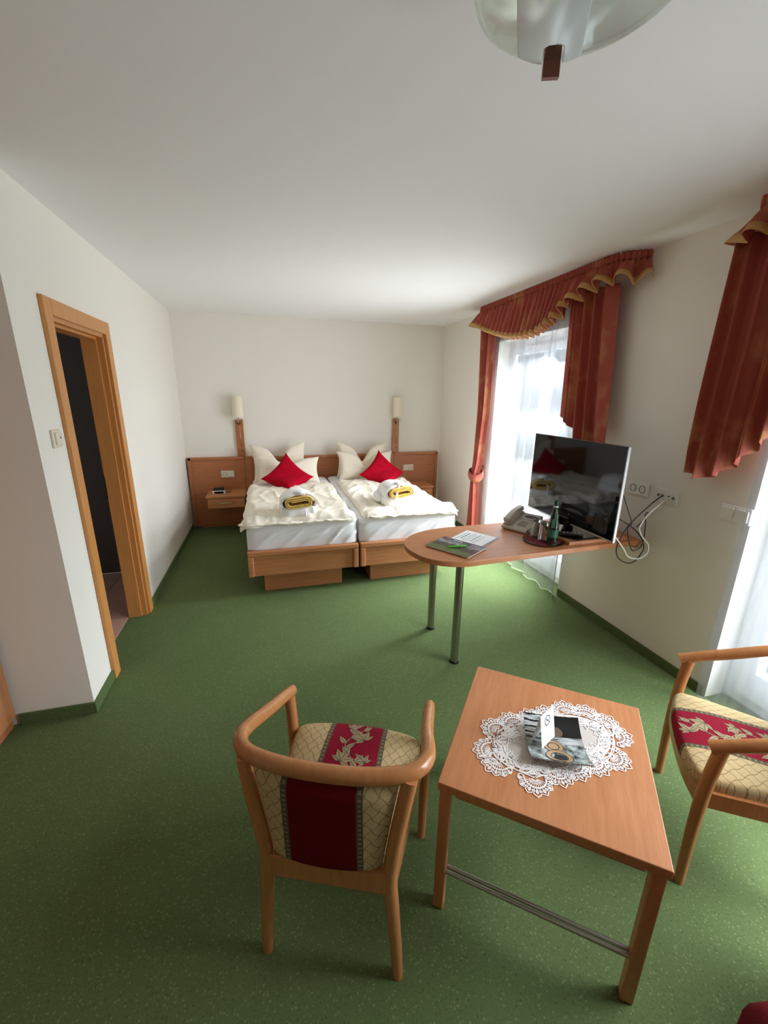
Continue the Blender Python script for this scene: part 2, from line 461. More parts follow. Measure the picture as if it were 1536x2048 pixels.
# door 1: casing, lining and strike plate
d1 = bpy.data.objects.new('door_1', None); COL.objects.link(d1); d1.location = (0, (DY0 + DY1) / 2, 0); struct(d1)
CW = .078
def dpart(name, m, mat, **k): return m.build(name, mat, d1, world=True, **k)
dpart('casing', B(0, .02, DY0 - CW, DY0, 0, DZ + CW, bev=.004), DOORW)
dpart('casing', B(0, .02, DY1, DY1 + CW, 0, DZ + CW, bev=.004), DOORW)
dpart('casing', B(0, .02, DY0, DY1, DZ, DZ + CW, bev=.004), DOORW)
dpart('lining', MB().box(-.12, 0, DY1 - .02, DY1, 0, DZ).box(-.12, -.035, DY1 - .034, DY1 - .02, 0, DZ - .02), DOORW)
dpart('lining', MB().box(-.12, 0, DY0, DY0 + .02, 0, DZ).box(-.12, -.035, DY0 + .02, DY0 + .034, 0, DZ - .02), DOORW)
dpart('lining', MB().box(-.12, 0, DY0 + .02, DY1 - .02, DZ - .02, DZ).box(-.12, -.035, DY0 + .034, DY1 - .034, DZ - .034, DZ - .02), DOORW)
dpart('strike_plate', B(-.128, -.118, DY1 - .036, DY1 - .012, .92, 1.08, bev=.002), BLACK, label='dark strike plate')
# door leaf standing open inside the bathroom
leaf = dpart('door_leaf', B(-.86, -.16, DY0 - .005, DY0 + .03, .008, DZ - .03, bev=.003), DOORW)

# windows (balcony doors) behind the curtains
def window(name, y0, y1, zt):
    w = bpy.data.objects.new(name, None); COL.objects.link(w); w.location = (W + .16, (y0 + y1) / 2, 0); struct(w)
    x0, x1 = W + .14, W + .20; f = .065
    w_ = lambda nm, m, mat: m.build(nm, mat, w, world=True)
    w_('frame', MB().box(x0, x1, y0, y0 + f, 0, zt, bev=.004).box(x0, x1, y1 - f, y1, 0, zt, bev=.004).box(x0, x1, y0 + f, y1 - f, zt - f, zt, bev=.004).box(x0, x1, y0 + f, y1 - f, 0, f, bev=.004), UPVC)
    ym = (y0 + y1) / 2
    for a, b in ((y0 + f, ym), (ym, y1 - f)):
        g = .07; q = MB().box(x0 - .02, x1 - .01, a + .003, a + g, f, zt - f, bev=.004).box(x0 - .02, x1 - .01, b - g, b - .003, f, zt - f, bev=.004)
        q.box(x0 - .02, x1 - .01, a + g, b - g, f, f + .16, bev=.004).box(x0 - .02, x1 - .01, a + g, b - g, zt - f - g, zt - f, bev=.004)
        c = w_('casement', q, UPVC)
        p = B(x0 + .01, x0 + .018, a + g, b - g, f + .16, zt - f - g).build('pane', PANE, c, world=True)
    w_('handle', MB().box(x0 - .032, x0 - .02, ym - .045, ym - .02, 1.0, 1.12, bev=.003).box(x0 - .06, x0 - .045, ym - .042, ym - .024, .95, 1.07, bev=.004).box(x0 - .05, x0 - .03, ym - .04, ym - .026, 1.05, 1.065), SILVER)
window('window_1', *W1); window('window_2', *W2)
# terrace and ground outside, coloured extra pale to brighten the view through the sheers
struct(B(W + T, W + 2.6, -8, 2, -.14, -.04).build('floor_terrace', plain('pale_terrace_slab', (240, 240, 238), .8)))
struct(B(W + 2.6, W + 30, -26, 20, -.2, -.06).build('ground', LAWN))

# ------------------------------------------------------------------ headboard
hb = thing('headboard', 'wide beech headboard panel along the back wall behind both beds', 'headboard', (W / 2, -.03, 0))
def P(m, nm, mat, par, **k): return m.build(nm, mat, par, world=True, **k)
P(MB().box(.02, .672, -.05, -.002, .03, .88, bev=.004).box(.02, .06, -.062, -.05, .03, .88, bev=.004).box(.02, .672, -.062, -.05, .845, .88, bev=.005), 'side_panel', HBW, hb)
P(MB().box(2.60, 3.235, -.05, -.002, .03, .88, bev=.004).box(3.2, 3.235, -.062, -.05, .03, .88, bev=.004).box(2.60, 3.235, -.062, -.05, .845, .88, bev=.005), 'side_panel', HBW, hb)
P(MB().box(.765, 2.505, -.045, -.002, .25, .872, bev=.004).box(.765, 2.505, -.058, -.045, .835, .872, bev=.005).box(.765, .79, -.058, -.045, .25, .835, bev=.004).box(2.48, 2.505, -.058, -.045, .25, .835, bev=.004), 'center_panel', HBW, hb)
P(B(.674, .763, -.055, -.002, .03, .878, bev=.004), 'post', HBW, hb)
P(B(2.507, 2.598, -.055, -.002, .03, .878, bev=.004), 'post', HBW, hb)
P(B(3.236, 3.25, -.04, -.002, 0.0, .875), 'edge_strip', IVORY, hb, label='pale edge strip')
P(B(.1, .6, -.04, -.002, 0, .03), 'plinth', HBW, hb); P(B(2.65, 3.2, -.04, -.002, 0, .03), 'plinth', HBW, hb)

# wall lamps
def wall_lamp(x, label, first=None):
    if first is not None: return dup(first, (x, 0, .88), 0, label)
    t = thing('wall_lamp', label, 'wall lamp', (x, 0, .88))
    B(-.046, .046, -.03, -.001, .0, .445, bev=.003).build('back_board', HBW, t)
    MB().tube([(0.0, -.028, .405), (0, -.05, .40)], .016, 14).build('knob', plain('dark_lamp_knob', (60, 34, 22), .4), t, smooth=True, angle=40)
    MB().tube([(0, -.045, .40), (0, -.075, .405), (0, -.085, .43), (0, -.085, .5)], .006, 8).build('stem', METAL, t, smooth=True)
    n = 28; m = MB()
    pr = [(.060, .475), (.0565, .72), (.0545, .72), (.058, .475)]
    m.lathe(pr + [pr[0]], (0, -.085, 0), n)
    m.build('lamp_shade', SHADE, t, smooth=True, angle=40)
    MB().lathe([(.002, .60), (.022, .59), (.024, .54), (.016, .50), (.012, .48), (.002, .478)], (0, -.085, 0), 14).build('bulb', plain('opal_bulb', (235, 232, 222), .3), t, smooth=True)
    MB().tube([(.004, -.06, .40), (.007, -.052, .25), (.012, -.045, .12)], .003, 6).build('pull_cord', BRASS, t, smooth=True)
    MB().tube([(.01, -.028, .07), (.01, -.036, .07)], .008, 10).build('screw', plain('dark_screw', (70, 40, 26), .5), t)
    return t
wl1 = wall_lamp(.641, 'cream cylinder wall lamp on beech board, left of the left bed')
wall_lamp(2.625, 'cream cylinder wall lamp on beech board, right of the right bed', wl1)

# nightstands hung on the headboard
def nightstand(x, label, first=None):
    if first is not None: return dup(first, (x, -.065, .34), 0, label)
    t = thing('nightstand', label, 'nightstand', (x, -.065, .34))
    B(-.218, .218, -.36, 0, .115, .142, bev=.003).build('top', WX, t)
    B(-.2, .2, -.335, 0, .0, .115, bev=.002).build('body', HBW, t)
    d = B(-.203, .203, -.353, -.336, -.003, .108, bev=.002).build('drawer', WX, t)
    MB().tube([(-.08, -.353, .058), (-.078, -.372, .058), (.078, -.372, .058), (.08, -.353, .058)], .0045, 8).build('handle', BRASS, d, smooth=True)
    return t
ns = nightstand(.452, 'wall-hung beech nightstand left of the beds, carrying the clock radio')
nightstand(2.832, 'wall-hung beech nightstand right of the beds, top left empty', ns)

# clock radio
ck = thing('clock_radio', 'small white and black clock radio on the left nightstand', 'clock radio', (.37, -.27, .482))
MB().prism([(-.07, -.05), (.07, -.05), (.06, .05), (-.06, .05)], 0, .042, .006).build('case', WPLAST, ck)
MB().prism([(-.066, -.046), (.066, -.046), (.055, .05), (-.055, .05)], .042, .066, .006).build('top_shell', BLACK, ck)
B(-.052, .052, -.054, -.0495, .008, .034, bev=.001).build('display', GLOSSB, ck)
for i in range(4): B(-.045 + i * .025, -.027 + i * .025, -.02, .01, .065, .069, bev=.001).build('button', BLACK, ck)
MB().tube(smoothpath([(.05, .03, .02), (.09, .03, .01), (.12, .02, .012), (.125, .06, .018), (.10, .10, .02), (.06, .14, .012), (.02, .16, .006)], 6), .003, 6).build('power_cord', BLACK, ck, smooth=True)

# sockets
def disc(c, r, axis, depth, n=16, r2=None):
    m = MB(); a = Vector(axis); return m.tube([Vector(c), Vector(c) + a * depth], [r, r2 or r], n)
def socket_on(name, label, cat, loc, axis, modules, vertical=False, mat=IVORY, group=None):
    """plate in local xz-plane, facing local -y; modules: list of 'S' socket, 'W' switch, 'B' blank, 'A' antenna"""
    rz = 0 if axis == 'y' else radians(90) * (-1 if axis == 'x' else 1)
    t = thing(name, label, cat, loc, rz, group)
    n = len(modules); w = .071 * n + .01
    B(-w / 2, w / 2, -.014, 0, -.042, .042, bev=.005).build('cover_plate', mat, t)
    for i, k in enumerate(modules):
        x = -w / 2 + .005 + .071 * (i + .5)
        if k == 'S':
            m = MB(); m.lathe([(.024, 0), (.021, .001), (.019, -.012), (0.0001, -.012)], (0, 0, 0), 20)
            m.xf(Matrix.Translation((x, -.0155, 0)) @ Matrix.Rotation(radians(90), 4, 'X'))
            s_ = m.build('socket_well', DARKHOLE, t, smooth=True, angle=40)
            for dx in (-.0095, .0095):
                disc((x + dx, -.006, 0), .0028, (0, -1, 0), .004, 8).build('pin_hole', INK, s_)
        elif k == 'W':
            B(x - .031, x + .031, -.021, -.013, -.031, .031, bev=.004).build('rocker', mat, t)
        elif k == 'B':
            B(x - .03, x + .03, -.0155, -.013, -.03, .03, bev=.002).build('blank_cover', mat, t)
        elif k == 'A':
            for dx in (-.014, .014):
                disc((x + dx, -.0138, 0), .009, (0, -1, 0), .002, 14).build('antenna_jack', DARKHOLE, t)
    return t
socket_on('headboard_socket', 'cream double outlet plate on the headboard above the left nightstand', 'socket', (.462, -.05, .672), 'y', ['S', 'B'])
socket_on('headboard_socket', 'cream double outlet plate on the headboard above the right nightstand', 'socket', (2.805, -.05, .672), 'y', ['W', 'S'])
socket_on('wall_socket', 'white twin power socket on the right wall, nearest the television', 'socket', (W, -3.315, 1.07), 'x', ['S', 'S'], mat=WPLAST)
socket_on('antenna_socket', 'white antenna socket plate on the right wall with two cables plugged in', 'socket', (W, -3.52, 1.065), 'x', ['A', 'A'], mat=WPLAST)
socket_on('light_switch', 'white double light switch beside the front sheer curtain on the right wall', 'switch', (W, -3.915, 1.065), 'x', ['W', 'W'], mat=WPLAST)
sw = thing('light_switch', 'cream single light switch on the left wall beside the door frame', 'switch', (0, -3.083, 1.42), radians(90))
B(-.042, .042, -.012, 0, -.042, .042, bev=.005).build('cover_plate', IVORY, sw)
B(-.027, .033, -.019, -.011, -.03, .03, bev=.004).build('rocker', IVORY, sw)
disc((.012, -.019, .004), .006, (0, -1, 0), .0008, 14).build('symbol', DARKHOLE, sw)

# ------------------------------------------------------------------ beds
def bed(x0, x1, label):
    t = thing('twin_bed', label, 'bed', ((x0 + x1) / 2, -1.1, 0))
    p = lambda nm, m, mat, **k: m.build(nm, mat, t, world=True, **k)
    yf = -2.122; z0, z1 = .185, .405
    fb = MB().box(x0, x1, yf, yf + .018, z0, z1, bev=.003)
    fb.box(x0, x1, yf - .02, yf, z1 - .045, z1, bev=.009).box(x0, x0 + .045, yf - .02, yf, z0, z1 - .045, bev=.009).box(x1 - .045, x1, yf - .02, yf, z0, z1 - .045, bev=.009)
    p('footboard', fb, WX)
    p('side_rail', B(x0, x0 + .022, yf + .022, -.08, z0, z1 - .01, bev=.003), WY)
    p('side_rail', B(x1 - .022, x1, yf + .022, -.08, z0, z1 - .01, bev=.003), WY)
    p('plinth', B(x0 + .115, x1 - .13, -2.02, -.3, 0, z0 + .005, bev=.002), WX)
    p('slat_base', B(x0 + .022, x1 - .022, yf + .03, -.09, z0 + .02, z0 + .12), HBW)
    # mattress in a stretched white sheet, creased at the foot end
    mx0, mx1, my0, my1, mz0, mz1 = x0 + .004, x1 - .004, -2.108, -.085, .402, .60
    nx, nz, ny = 60, 16, 34
    def rs(a, k=6): return (abs(a) ** k)
    m = MB()
    def foot(u, v):
        x = mx0 + (mx1 - mx0) * u; z = mz0 + (mz1 - mz0) * v
        r = .012 + .03 * (rs(2 * u - 1, 14)) + .03 * rs(v, 10)
        ph = (x - x0) * 34 - (z - .4) * 46
        env = max(0, sin(pi * min(1, v / .85))) * (.5 + .5 * noise.noise(Vector((x * 3.1, z * 2, 4.2))))
        cr = max(0, sin(ph + 3 * noise.noise(Vector((x * 4, z * 4, 1))))) ** 3 * .028 * env
        ridge = .006 * math.exp(-((v - .80) / .03) ** 2)
        return (x, my0 + r - cr - ridge, z)
    m.grid(foot, nx, nz)
    def top(u, v):
        x = mx0 + (mx1 - mx0) * u; y = my0 + .03 + (my1 - my0 - .03) * v
        z = mz1 - .02 * rs(2 * u - 1, 14) + .003 * noise.noise(Vector((x * 6, y * 6, 2)))
        if v == 0: return foot(u, 1)
        return (x, y, z)
    m.grid(top, 30, ny)
    for sx, xx in ((0, mx0), (1, mx1)):
        def side(u, v, xx=xx, sx=sx):
            y = my0 + .03 * rs(1 - u, 1) * 0 + (my1 - my0) * u; z = mz0 + (mz1 - mz0) * v - .02 * rs(v, 8)
            if u == 0: y += .03 + .03 * rs(v, 10)
            return (xx, y, z)
        m.grid(side, 30, 6)
    m.box(mx0 + .01, mx1 - .01, my0 + .05, my1 - .01, mz0 + .001, mz1 - .03)
    p('mattress', m, WHITE, smooth=True, angle=60)
    return t
bed(.752, 1.665, 'left twin bed, beech box frame with white sheeted mattress')
bed(1.682, 2.592, 'right twin bed, beech box frame with white sheeted mattress')

def duvet(name, label, x0, x1, y0, y1, zb, seed, lefthang=0.0, righthang=0.0):
    """puffed quilt: closed slab with wrinkles; y0 is the foot edge"""
    nx, ny = 74, 120; m = MB()
    def pt(u, v, topside):
        s = 2 * u - 1; t = 2 * v - 1
        edge = 1 - max(abs(s) ** 10, abs(t) ** 26)
        w = noise.noise(Vector((u * 2.3 + seed, v * 3.1, seed)))
        x = x0 + (x1 - x0) * u + .014 * noise.noise(Vector((v * 7, seed, 3))) * (abs(s) ** 3) * (1 if s > 0 else -1) * 2
        y = y0 + (y1 - y0) * v + .02 * noise.noise(Vector((u * 5, seed + 7, 1))) * (1 - v) ** 4 * 2
        hang = 0
        if lefthang and u < .05: hang = lefthang * (1 - u / .05) ** 1.2
        if righthang and u > .96: hang = righthang * (1 - (1 - u) / .04) ** 1.2
        ft = max(0, 1 - v / .085)
        if topside:
            th = .036 + .020 * w + .012 * noise.noise(Vector((u * 6 + seed, v * 7, 9)))
            th += .030 * ft * (1 - ft) * 2 + .022 * math.exp(-((v - .05) / .03) ** 2)
            # long soft creases
            cr = noise.noise(Vector((u * 3 + v * 3 + seed, v * 2.0 - u * 4.5, 5)))
            th += .015 * (1 - min(1, abs(cr) * 2.6)) ** 2
            cr = noise.noise(Vector((u * 5 - v * 4.5 + seed, v * 4 + u * 2, 15)))
            th += .009 * (1 - min(1, abs(cr) * 2.4)) ** 2
            cr = noise.noise(Vector((u * 11 + seed, v * 14 - u * 9, 25)))
            th += .003 * (1 - min(1, abs(cr) * 2.6)) ** 2 - .003
            if v < .11:
                th += .010 * sin(v * 150 + 3 * noise.noise(Vector((u * 4, 1, seed)))) * (1 - v / .11) * .8
            z = zb + th * (max(0, edge) ** .42)
        else:
            z = zb + .002
        return (x, y, z - hang)
    m.grid(lambda u, v: pt(u, v, True), nx, ny)
    m.grid(lambda u, v: pt(u, v, False), nx, ny)
    o = m.build(name, CREAM, None, smooth=True)
    return tag(o, label, 'duvet')
dvL = duvet('duvet', 'crumpled cream duvet spread over the left bed', .715, 1.655, -2.115, -.62, .606, 2.0, lefthang=.035)
dvR = duvet('duvet', 'crumpled cream duvet spread over the right bed', 1.735, 2.60, -2.105, -.53, .606, 11.0, righthang=.03)
# folded-over lower layers at the foot of each duvet
def fold(x0, x1, y, z, seed, par, amp=.014):
    m = MB()
    def f(u, v):
        a = 2 * pi * v; x = x0 + (x1 - x0) * u
        r = 1 - .6 * abs(2 * u - 1) ** 8
        yy = y + .05 * cos(a) * r + .012 * noise.noise(Vector((u * 7, seed, 0)))
        zz = z + amp * sin(a) * r + .009 * noise.noise(Vector((u * 9, seed, 3))) + .003 * noise.noise(Vector((u * 22, a, seed)))
        return (x, yy, zz)
    m.grid(f, 70, 10)
    m.build('folded_hem', CREAM, par, world=True, smooth=True)
fold(.70, 1.22, -2.085, .623, 1.3, dvL); fold(1.15, 1.64, -2.075, .621, 5.3, dvL); fold(1.76, 2.2, -2.07, .621, 8.3, dvR); fold(2.1, 2.605, -2.075, .622, 3.9, dvR)

# pillows
def pillow(name, label, cat, mat, w, h, T, M, notch=0.0, ear=.0, group=None, seed=0.0, pinch=.10, nw=.34, warp=None):
    n = 30; m = MB()
    def f(u, v, sd):
        s = 2 * u - 1; t = 2 * v - 1
        k = pinch
        x = s * w / 2 * (1 - k * (1 - t * t) * (abs(s) ** 3)); z = t * h / 2 * (1 - k * (1 - s * s) * (abs(t) ** 3))
        d = T / 2 * ((1 - s ** 4) * (1 - t ** 4)) ** .55
        up = (t + 1) / 2
        if notch:
            g = math.exp(-(abs(s) / nw) ** 1.6)
            z -= notch * g * up ** 2
            d += T * .18 * g * up * (1 - up) * 2
            z += ear * abs(s) ** 2 * up
            d *= 1 - .45 * math.exp(-(abs(s) / .10) ** 2) * up
        d *= 1 + .18 * noise.noise(Vector((s * 2 + seed, t * 2, seed)))
        y = -sd * d + .006 * noise.noise(Vector((s * 5 + seed, t * 5, 3))) * (1 - max(abs(s), abs(t)) ** 6)
        return (x, y, z + h / 2)
    m.grid(lambda u, v: f(u, v, 1), n, n); m.grid(lambda u, v: f(u, v, -1), n, n)
    m.xf(M)
    if warp: m.v = [warp(p) for p in m.v]
    o = m.build(name, mat, None, smooth=True)
    return tag(o, label, cat, group)
TR = Matrix.Translation
def lean(x, y, z, ang, yaw=0, roll=0): return TR((x, y, z)) @ Matrix.Rotation(radians(yaw), 4, 'Z') @ Matrix.Rotation(radians(-ang), 4, 'X') @ Matrix.Rotation(radians(roll), 4, 'Y')
pillow('pillow', 'rear cream pillow on the left bed, its two ears highest against the headboard', 'pillow', PILLOW, .66, .44, .15, lean(1.10, -.27, .606, 14, 0, -3), .21, .02, seed=1, nw=.27)
pillow('pillow', 'front cream pillow on the left bed, behind the red cushion', 'pillow', PILLOW, .74, .33, .15, lean(1.18, -.485, .606, 28, 0, 1), .10, .005, seed=4)
pillow('pillow', 'rear cream pillow on the right bed, its ears highest against the headboard', 'pillow', PILLOW, .66, .43, .15, lean(2.11, -.27, .606, 14, 0, 2), .23, .02, seed=8, nw=.27)
pillow('pillow', 'front cream pillow on the right bed, deeply notched behind the red cushion', 'pillow', PILLOW, .72, .37, .15, lean(2.13, -.475, .606, 28, 0, 1), .25, .015, seed=12, nw=.27)
def cushion(label, x, y, z, yaw):
    # diamond-standing cushion: upper half leans back, lower half slides forward on the bed
    m = Matrix.Rotation(radians(45), 4, 'Y') @ TR((0, 0, -.2))
    def angle(s): t = max(0, min(1, (s + .09) / .15)); t = t * t * (3 - 2 * t); return radians(82 + (24 - 82) * t)
    tab = [(0.0, 0.0)]; ds = .004; up = [(0.0, 0.0)]; dn = [(0.0, 0.0)]
    for i in range(90): up.append((up[-1][0] + sin(angle(i * ds)) * ds, up[-1][1] + cos(angle(i * ds)) * ds))
    for i in range(90): dn.append((dn[-1][0] - sin(angle(-i * ds)) * ds, dn[-1][1] - cos(angle(-i * ds)) * ds))
    def warp(p):
        s = p[2]; L_ = up if s >= 0 else dn; i = min(89, int(abs(s) / ds)); f = abs(s) / ds - i
        cy = L_[i][0] + (L_[i + 1][0] - L_[i][0]) * f; cz = L_[i][1] + (L_[i + 1][1] - L_[i][1]) * f; a = angle(s)
        q = Vector((p[0], cy + p[1] * cos(a), cz - p[1] * sin(a)))
        q.y += .12 * abs(p[0]) ** 1.5 * 0
        q = Matrix.Rotation(radians(yaw), 3, 'Z') @ q
        return (x + q.x, y + q.y, z + q.z)
    return pillow('cushion', label, 'cushion', REDC, .42, .42, .12, m, pinch=.17, seed=3, warp=warp)
cushion('crimson square cushion standing on its corner on the left bed', 1.148, -.70, .715, 0)
cushion('crimson square cushion standing on its corner on the right bed', 2.265, -.66, .715, 6)

# folded bathrobes with a rolled towel each
def robe_set(x, y, z, yaw, lab_r, lab_t, beltx, tall):
    M = TR((x, y, z)) @ Matrix.Rotation(radians(yaw), 4, 'Z')
    r = thing('bathrobe', lab_r, 'bathrobe', (x, y, z), radians(yaw))
    w = .148; hb_ = .085
    # folded block, pleated front
    m = MB()
    def blk(u, v):
        a = 2 * pi * u; c, s = cos(a), sin(a)
        px = w * math.copysign(abs(c) ** .3, c); py = .16 * math.copysign(abs(s) ** .3, s)
        k = [0.0, .97, 1.0, 1.0, .97, .9, 0.0][int(round(v * 6))]; zz = [0, 0, .02, .055, .08, .088, .09][int(round(v * 6))]
        fr = .004 * sin(px * 90) if s < 0 else 0
        return (px * k, py * k + fr * k, zz + .006 * noise.noise(Vector((px * 12, py * 12, x))))
    m.grid(blk, 64, 6, closeu=True)
    m.build('folded_body', ROBE, r, smooth=True)
    # collar arching over the towel
    m = MB(); n = 26
    def arch(u, v, rx, rz, y0, y1, lump):
        a = pi * (1.12 - 1.24 * u)
        q = 1 - .25 * v ** 3
        return (rx * cos(a) * q * (1 + lump * noise.noise(Vector((u * 5, v * 3, x)))), y0 + (y1 - y0) * v + .006 * sin(u * 14), .118 + rz * sin(a) * q + lump * .05 * noise.noise(Vector((u * 6, v * 4, x + 3))))
    m.grid(lambda u, v: arch(u, v, .15, .092, -.150, .15, .1), n, 8)
    m.grid(lambda u, v: arch(u, v, .131, .068, -.150, .15, .02), n, 8)
    b0 = len(m.v)
    fr1 = [arch(i / n, 0, .15, .092, -.150, .15, .1) for i in range(n + 1)]; fr2 = [arch(i / n, 0, .131, .068, -.150, .15, .02) for i in range(n + 1)]
    m.add(fr1 + fr2, [(i, i + 1, n + 2 + i, n + 1 + i) for i in range(n)])
    m.build('collar', ROBE, r, smooth=True)
    # back of the bundle
    m = MB(); m.lathe([(.001, .085), (.07, .08), (.12, .05), (.14, .0)], (0, 0, 0), 24)
    m.xf(TR((0, .12, .09)) @ Matrix.Diagonal((1.0, .35, 1.0, 1))); m.build('bundle_back', ROBE, r, smooth=True)
    # lump of sleeve at the side
    m = MB(); bm = bmesh.new(); bmesh.ops.create_uvsphere(bm, u_segments=16, v_segments=10, radius=1)
    m.frombm(bm); m.xf(TR((.14 if tall < 1 else -.155, .05, .055)) @ Matrix.Diagonal((.035, .085, .055, 1))); m.build('sleeve', ROBE, r, smooth=True)
    # belt: knot on top, tails
    m = MB()
    m.tube(smoothpath([(beltx - .03, -.168, .01), (beltx - .025, -.172, .07), (beltx - .012, -.166, .14), (beltx + .015, -.15, .205)], 6), .011, 8, flat=.35, up=(0, 1, 0)) if tall >= 1 else m.tube(smoothpath([(beltx + .06, -.17, .0), (beltx + .058, -.172, .06)], 5), .006, 8)
    m.build('belt', WHITE, r, smooth=True)
    m = MB(); bm = bmesh.new(); bmesh.ops.create_icosphere(bm, subdivisions=3, radius=1)
    for q in bm.verts: q.co *= 1 + .25 * noise.noise(q.co * 2.2 + Vector((x, 0, 0)))
    m.frombm(bm); m.xf(TR((beltx + .02, -.13, .205)) @ Matrix.Diagonal((.055, .032, .022, 1))); m.build('belt_knot', WHITE, r, smooth=True)
    # towel roll: flattened spiral extruded along y
    t = thing('rolled_towel', lab_t, 'towel', (x, y, z), radians(yaw))
    m = MB(); k = 110; turns = 2.35
    sp = []
    for i in range(k + 1):
        f = turns * i / k; ph = f % 1.0; rr = .0125 + .0152 * f; hs = .066
        # stadium path: straight top, half circle, straight bottom, half circle
        lt = 2 * hs; la = pi * rr; tot_ = 2 * lt + 2 * la; d = ph * tot_
        if d < lt: px_, pz_ = -hs + d, rr
        elif d < lt + la: q_ = (d - lt) / rr; px_, pz_ = hs + rr * sin(q_), rr * cos(q_)
        elif d < 2 * lt + la: px_, pz_ = hs - (d - lt - la), -rr
        else: q_ = (d - 2 * lt - la) / rr; px_, pz_ = -hs - rr * sin(q_), -rr * cos(q_)
        sp.append((px_, .126 + pz_ + .004 * sin(px_ * 30)))
    th = .0148
    outer = []; inner = []
    for i in range(k + 1):
        p0 = Vector(sp[max(i - 1, 0)]); p1 = Vector(sp[min(i + 1, k)]); tg = (p1 - p0).normalized(); nn = Vector((tg.y, -tg.x))
        c = Vector(sp[i]); outer.append(c + nn * th * .5); inner.append(c - nn * th * .5)
    loop = outer + inner[::-1]; L = len(loop)
    ys = [-.160, -.168, -.150, .10]; sc = [.0, 1, 1, 1]
    def ring(yv, shr):
        out = []
        for i in range(L):
            j = i if i <= k else 2 * k + 1 - i
            c = Vector(sp[j]); q = loop[i]; q2 = c + (q - c) * shr
            out.append((q2.x, yv + .004 * noise.noise(Vector((q.x * 40, q.y * 40, 1))), q2.y))
        return out
    rings = [ring(-.174, .35), ring(-.171, .8), ring(-.158, 1), ring(.10, 1)]
    vs = sum(rings, []); fs = []
    for a in range(3):
        for i in range(L): fs.append((a * L + i, a * L + (i + 1) % L, (a + 1) * L + (i + 1) % L, (a + 1) * L + i))
    for i in range(k): fs.append((i, i + 1, L - 2 - i, L - 1 - i))
    m.add(vs, fs); m.build('roll', TOWEL, t, smooth=True)
    return r
robe_set(1.178, -1.91, .650, 2, 'folded white bathrobe bundled on the left bed around a rolled gold towel', 'rolled gold towel tucked in the bathrobe on the left bed', -.01, 0)
robe_set(2.10, -1.745, .650, 6, 'folded white bathrobe on the right bed with its belt tied over the towel', 'rolled gold towel tucked in the belted bathrobe on the right bed', -.03, 1)

# ------------------------------------------------------------------ curtains
def wavegrid(m, yt, z_top, z_bot, x, amp_t, amp_b, per, nz, ny, seed, xt=0.0, squeeze=None, mi=0):
    """hanging cloth: yt=(ya,yb); z_bot function of u; squeeze(v)->(ya,yb)"""
    def f(u, v):
        a, b = squeeze(v) if squeeze else yt
        y = a + (b - a) * u
        zb = z_bot(u) if callable(z_bot) else z_bot
        z = z_top + (zb - z_top) * v
        ph = 2 * pi * (u * abs(yt[1] - yt[0]) / per) + 1.2 * noise.noise(Vector((u * 4, v * .8, seed)))
        am = amp_t + (amp_b - amp_t) * v
        s = sin(ph); s = math.copysign(abs(s) ** .75, s)
        xx = x + am * s + .3 * am * sin(2.3 * ph + seed) + xt * v
        return (xx, y + .35 * am * cos(ph), z)
    m.grid(f, ny, nz, mi); return m

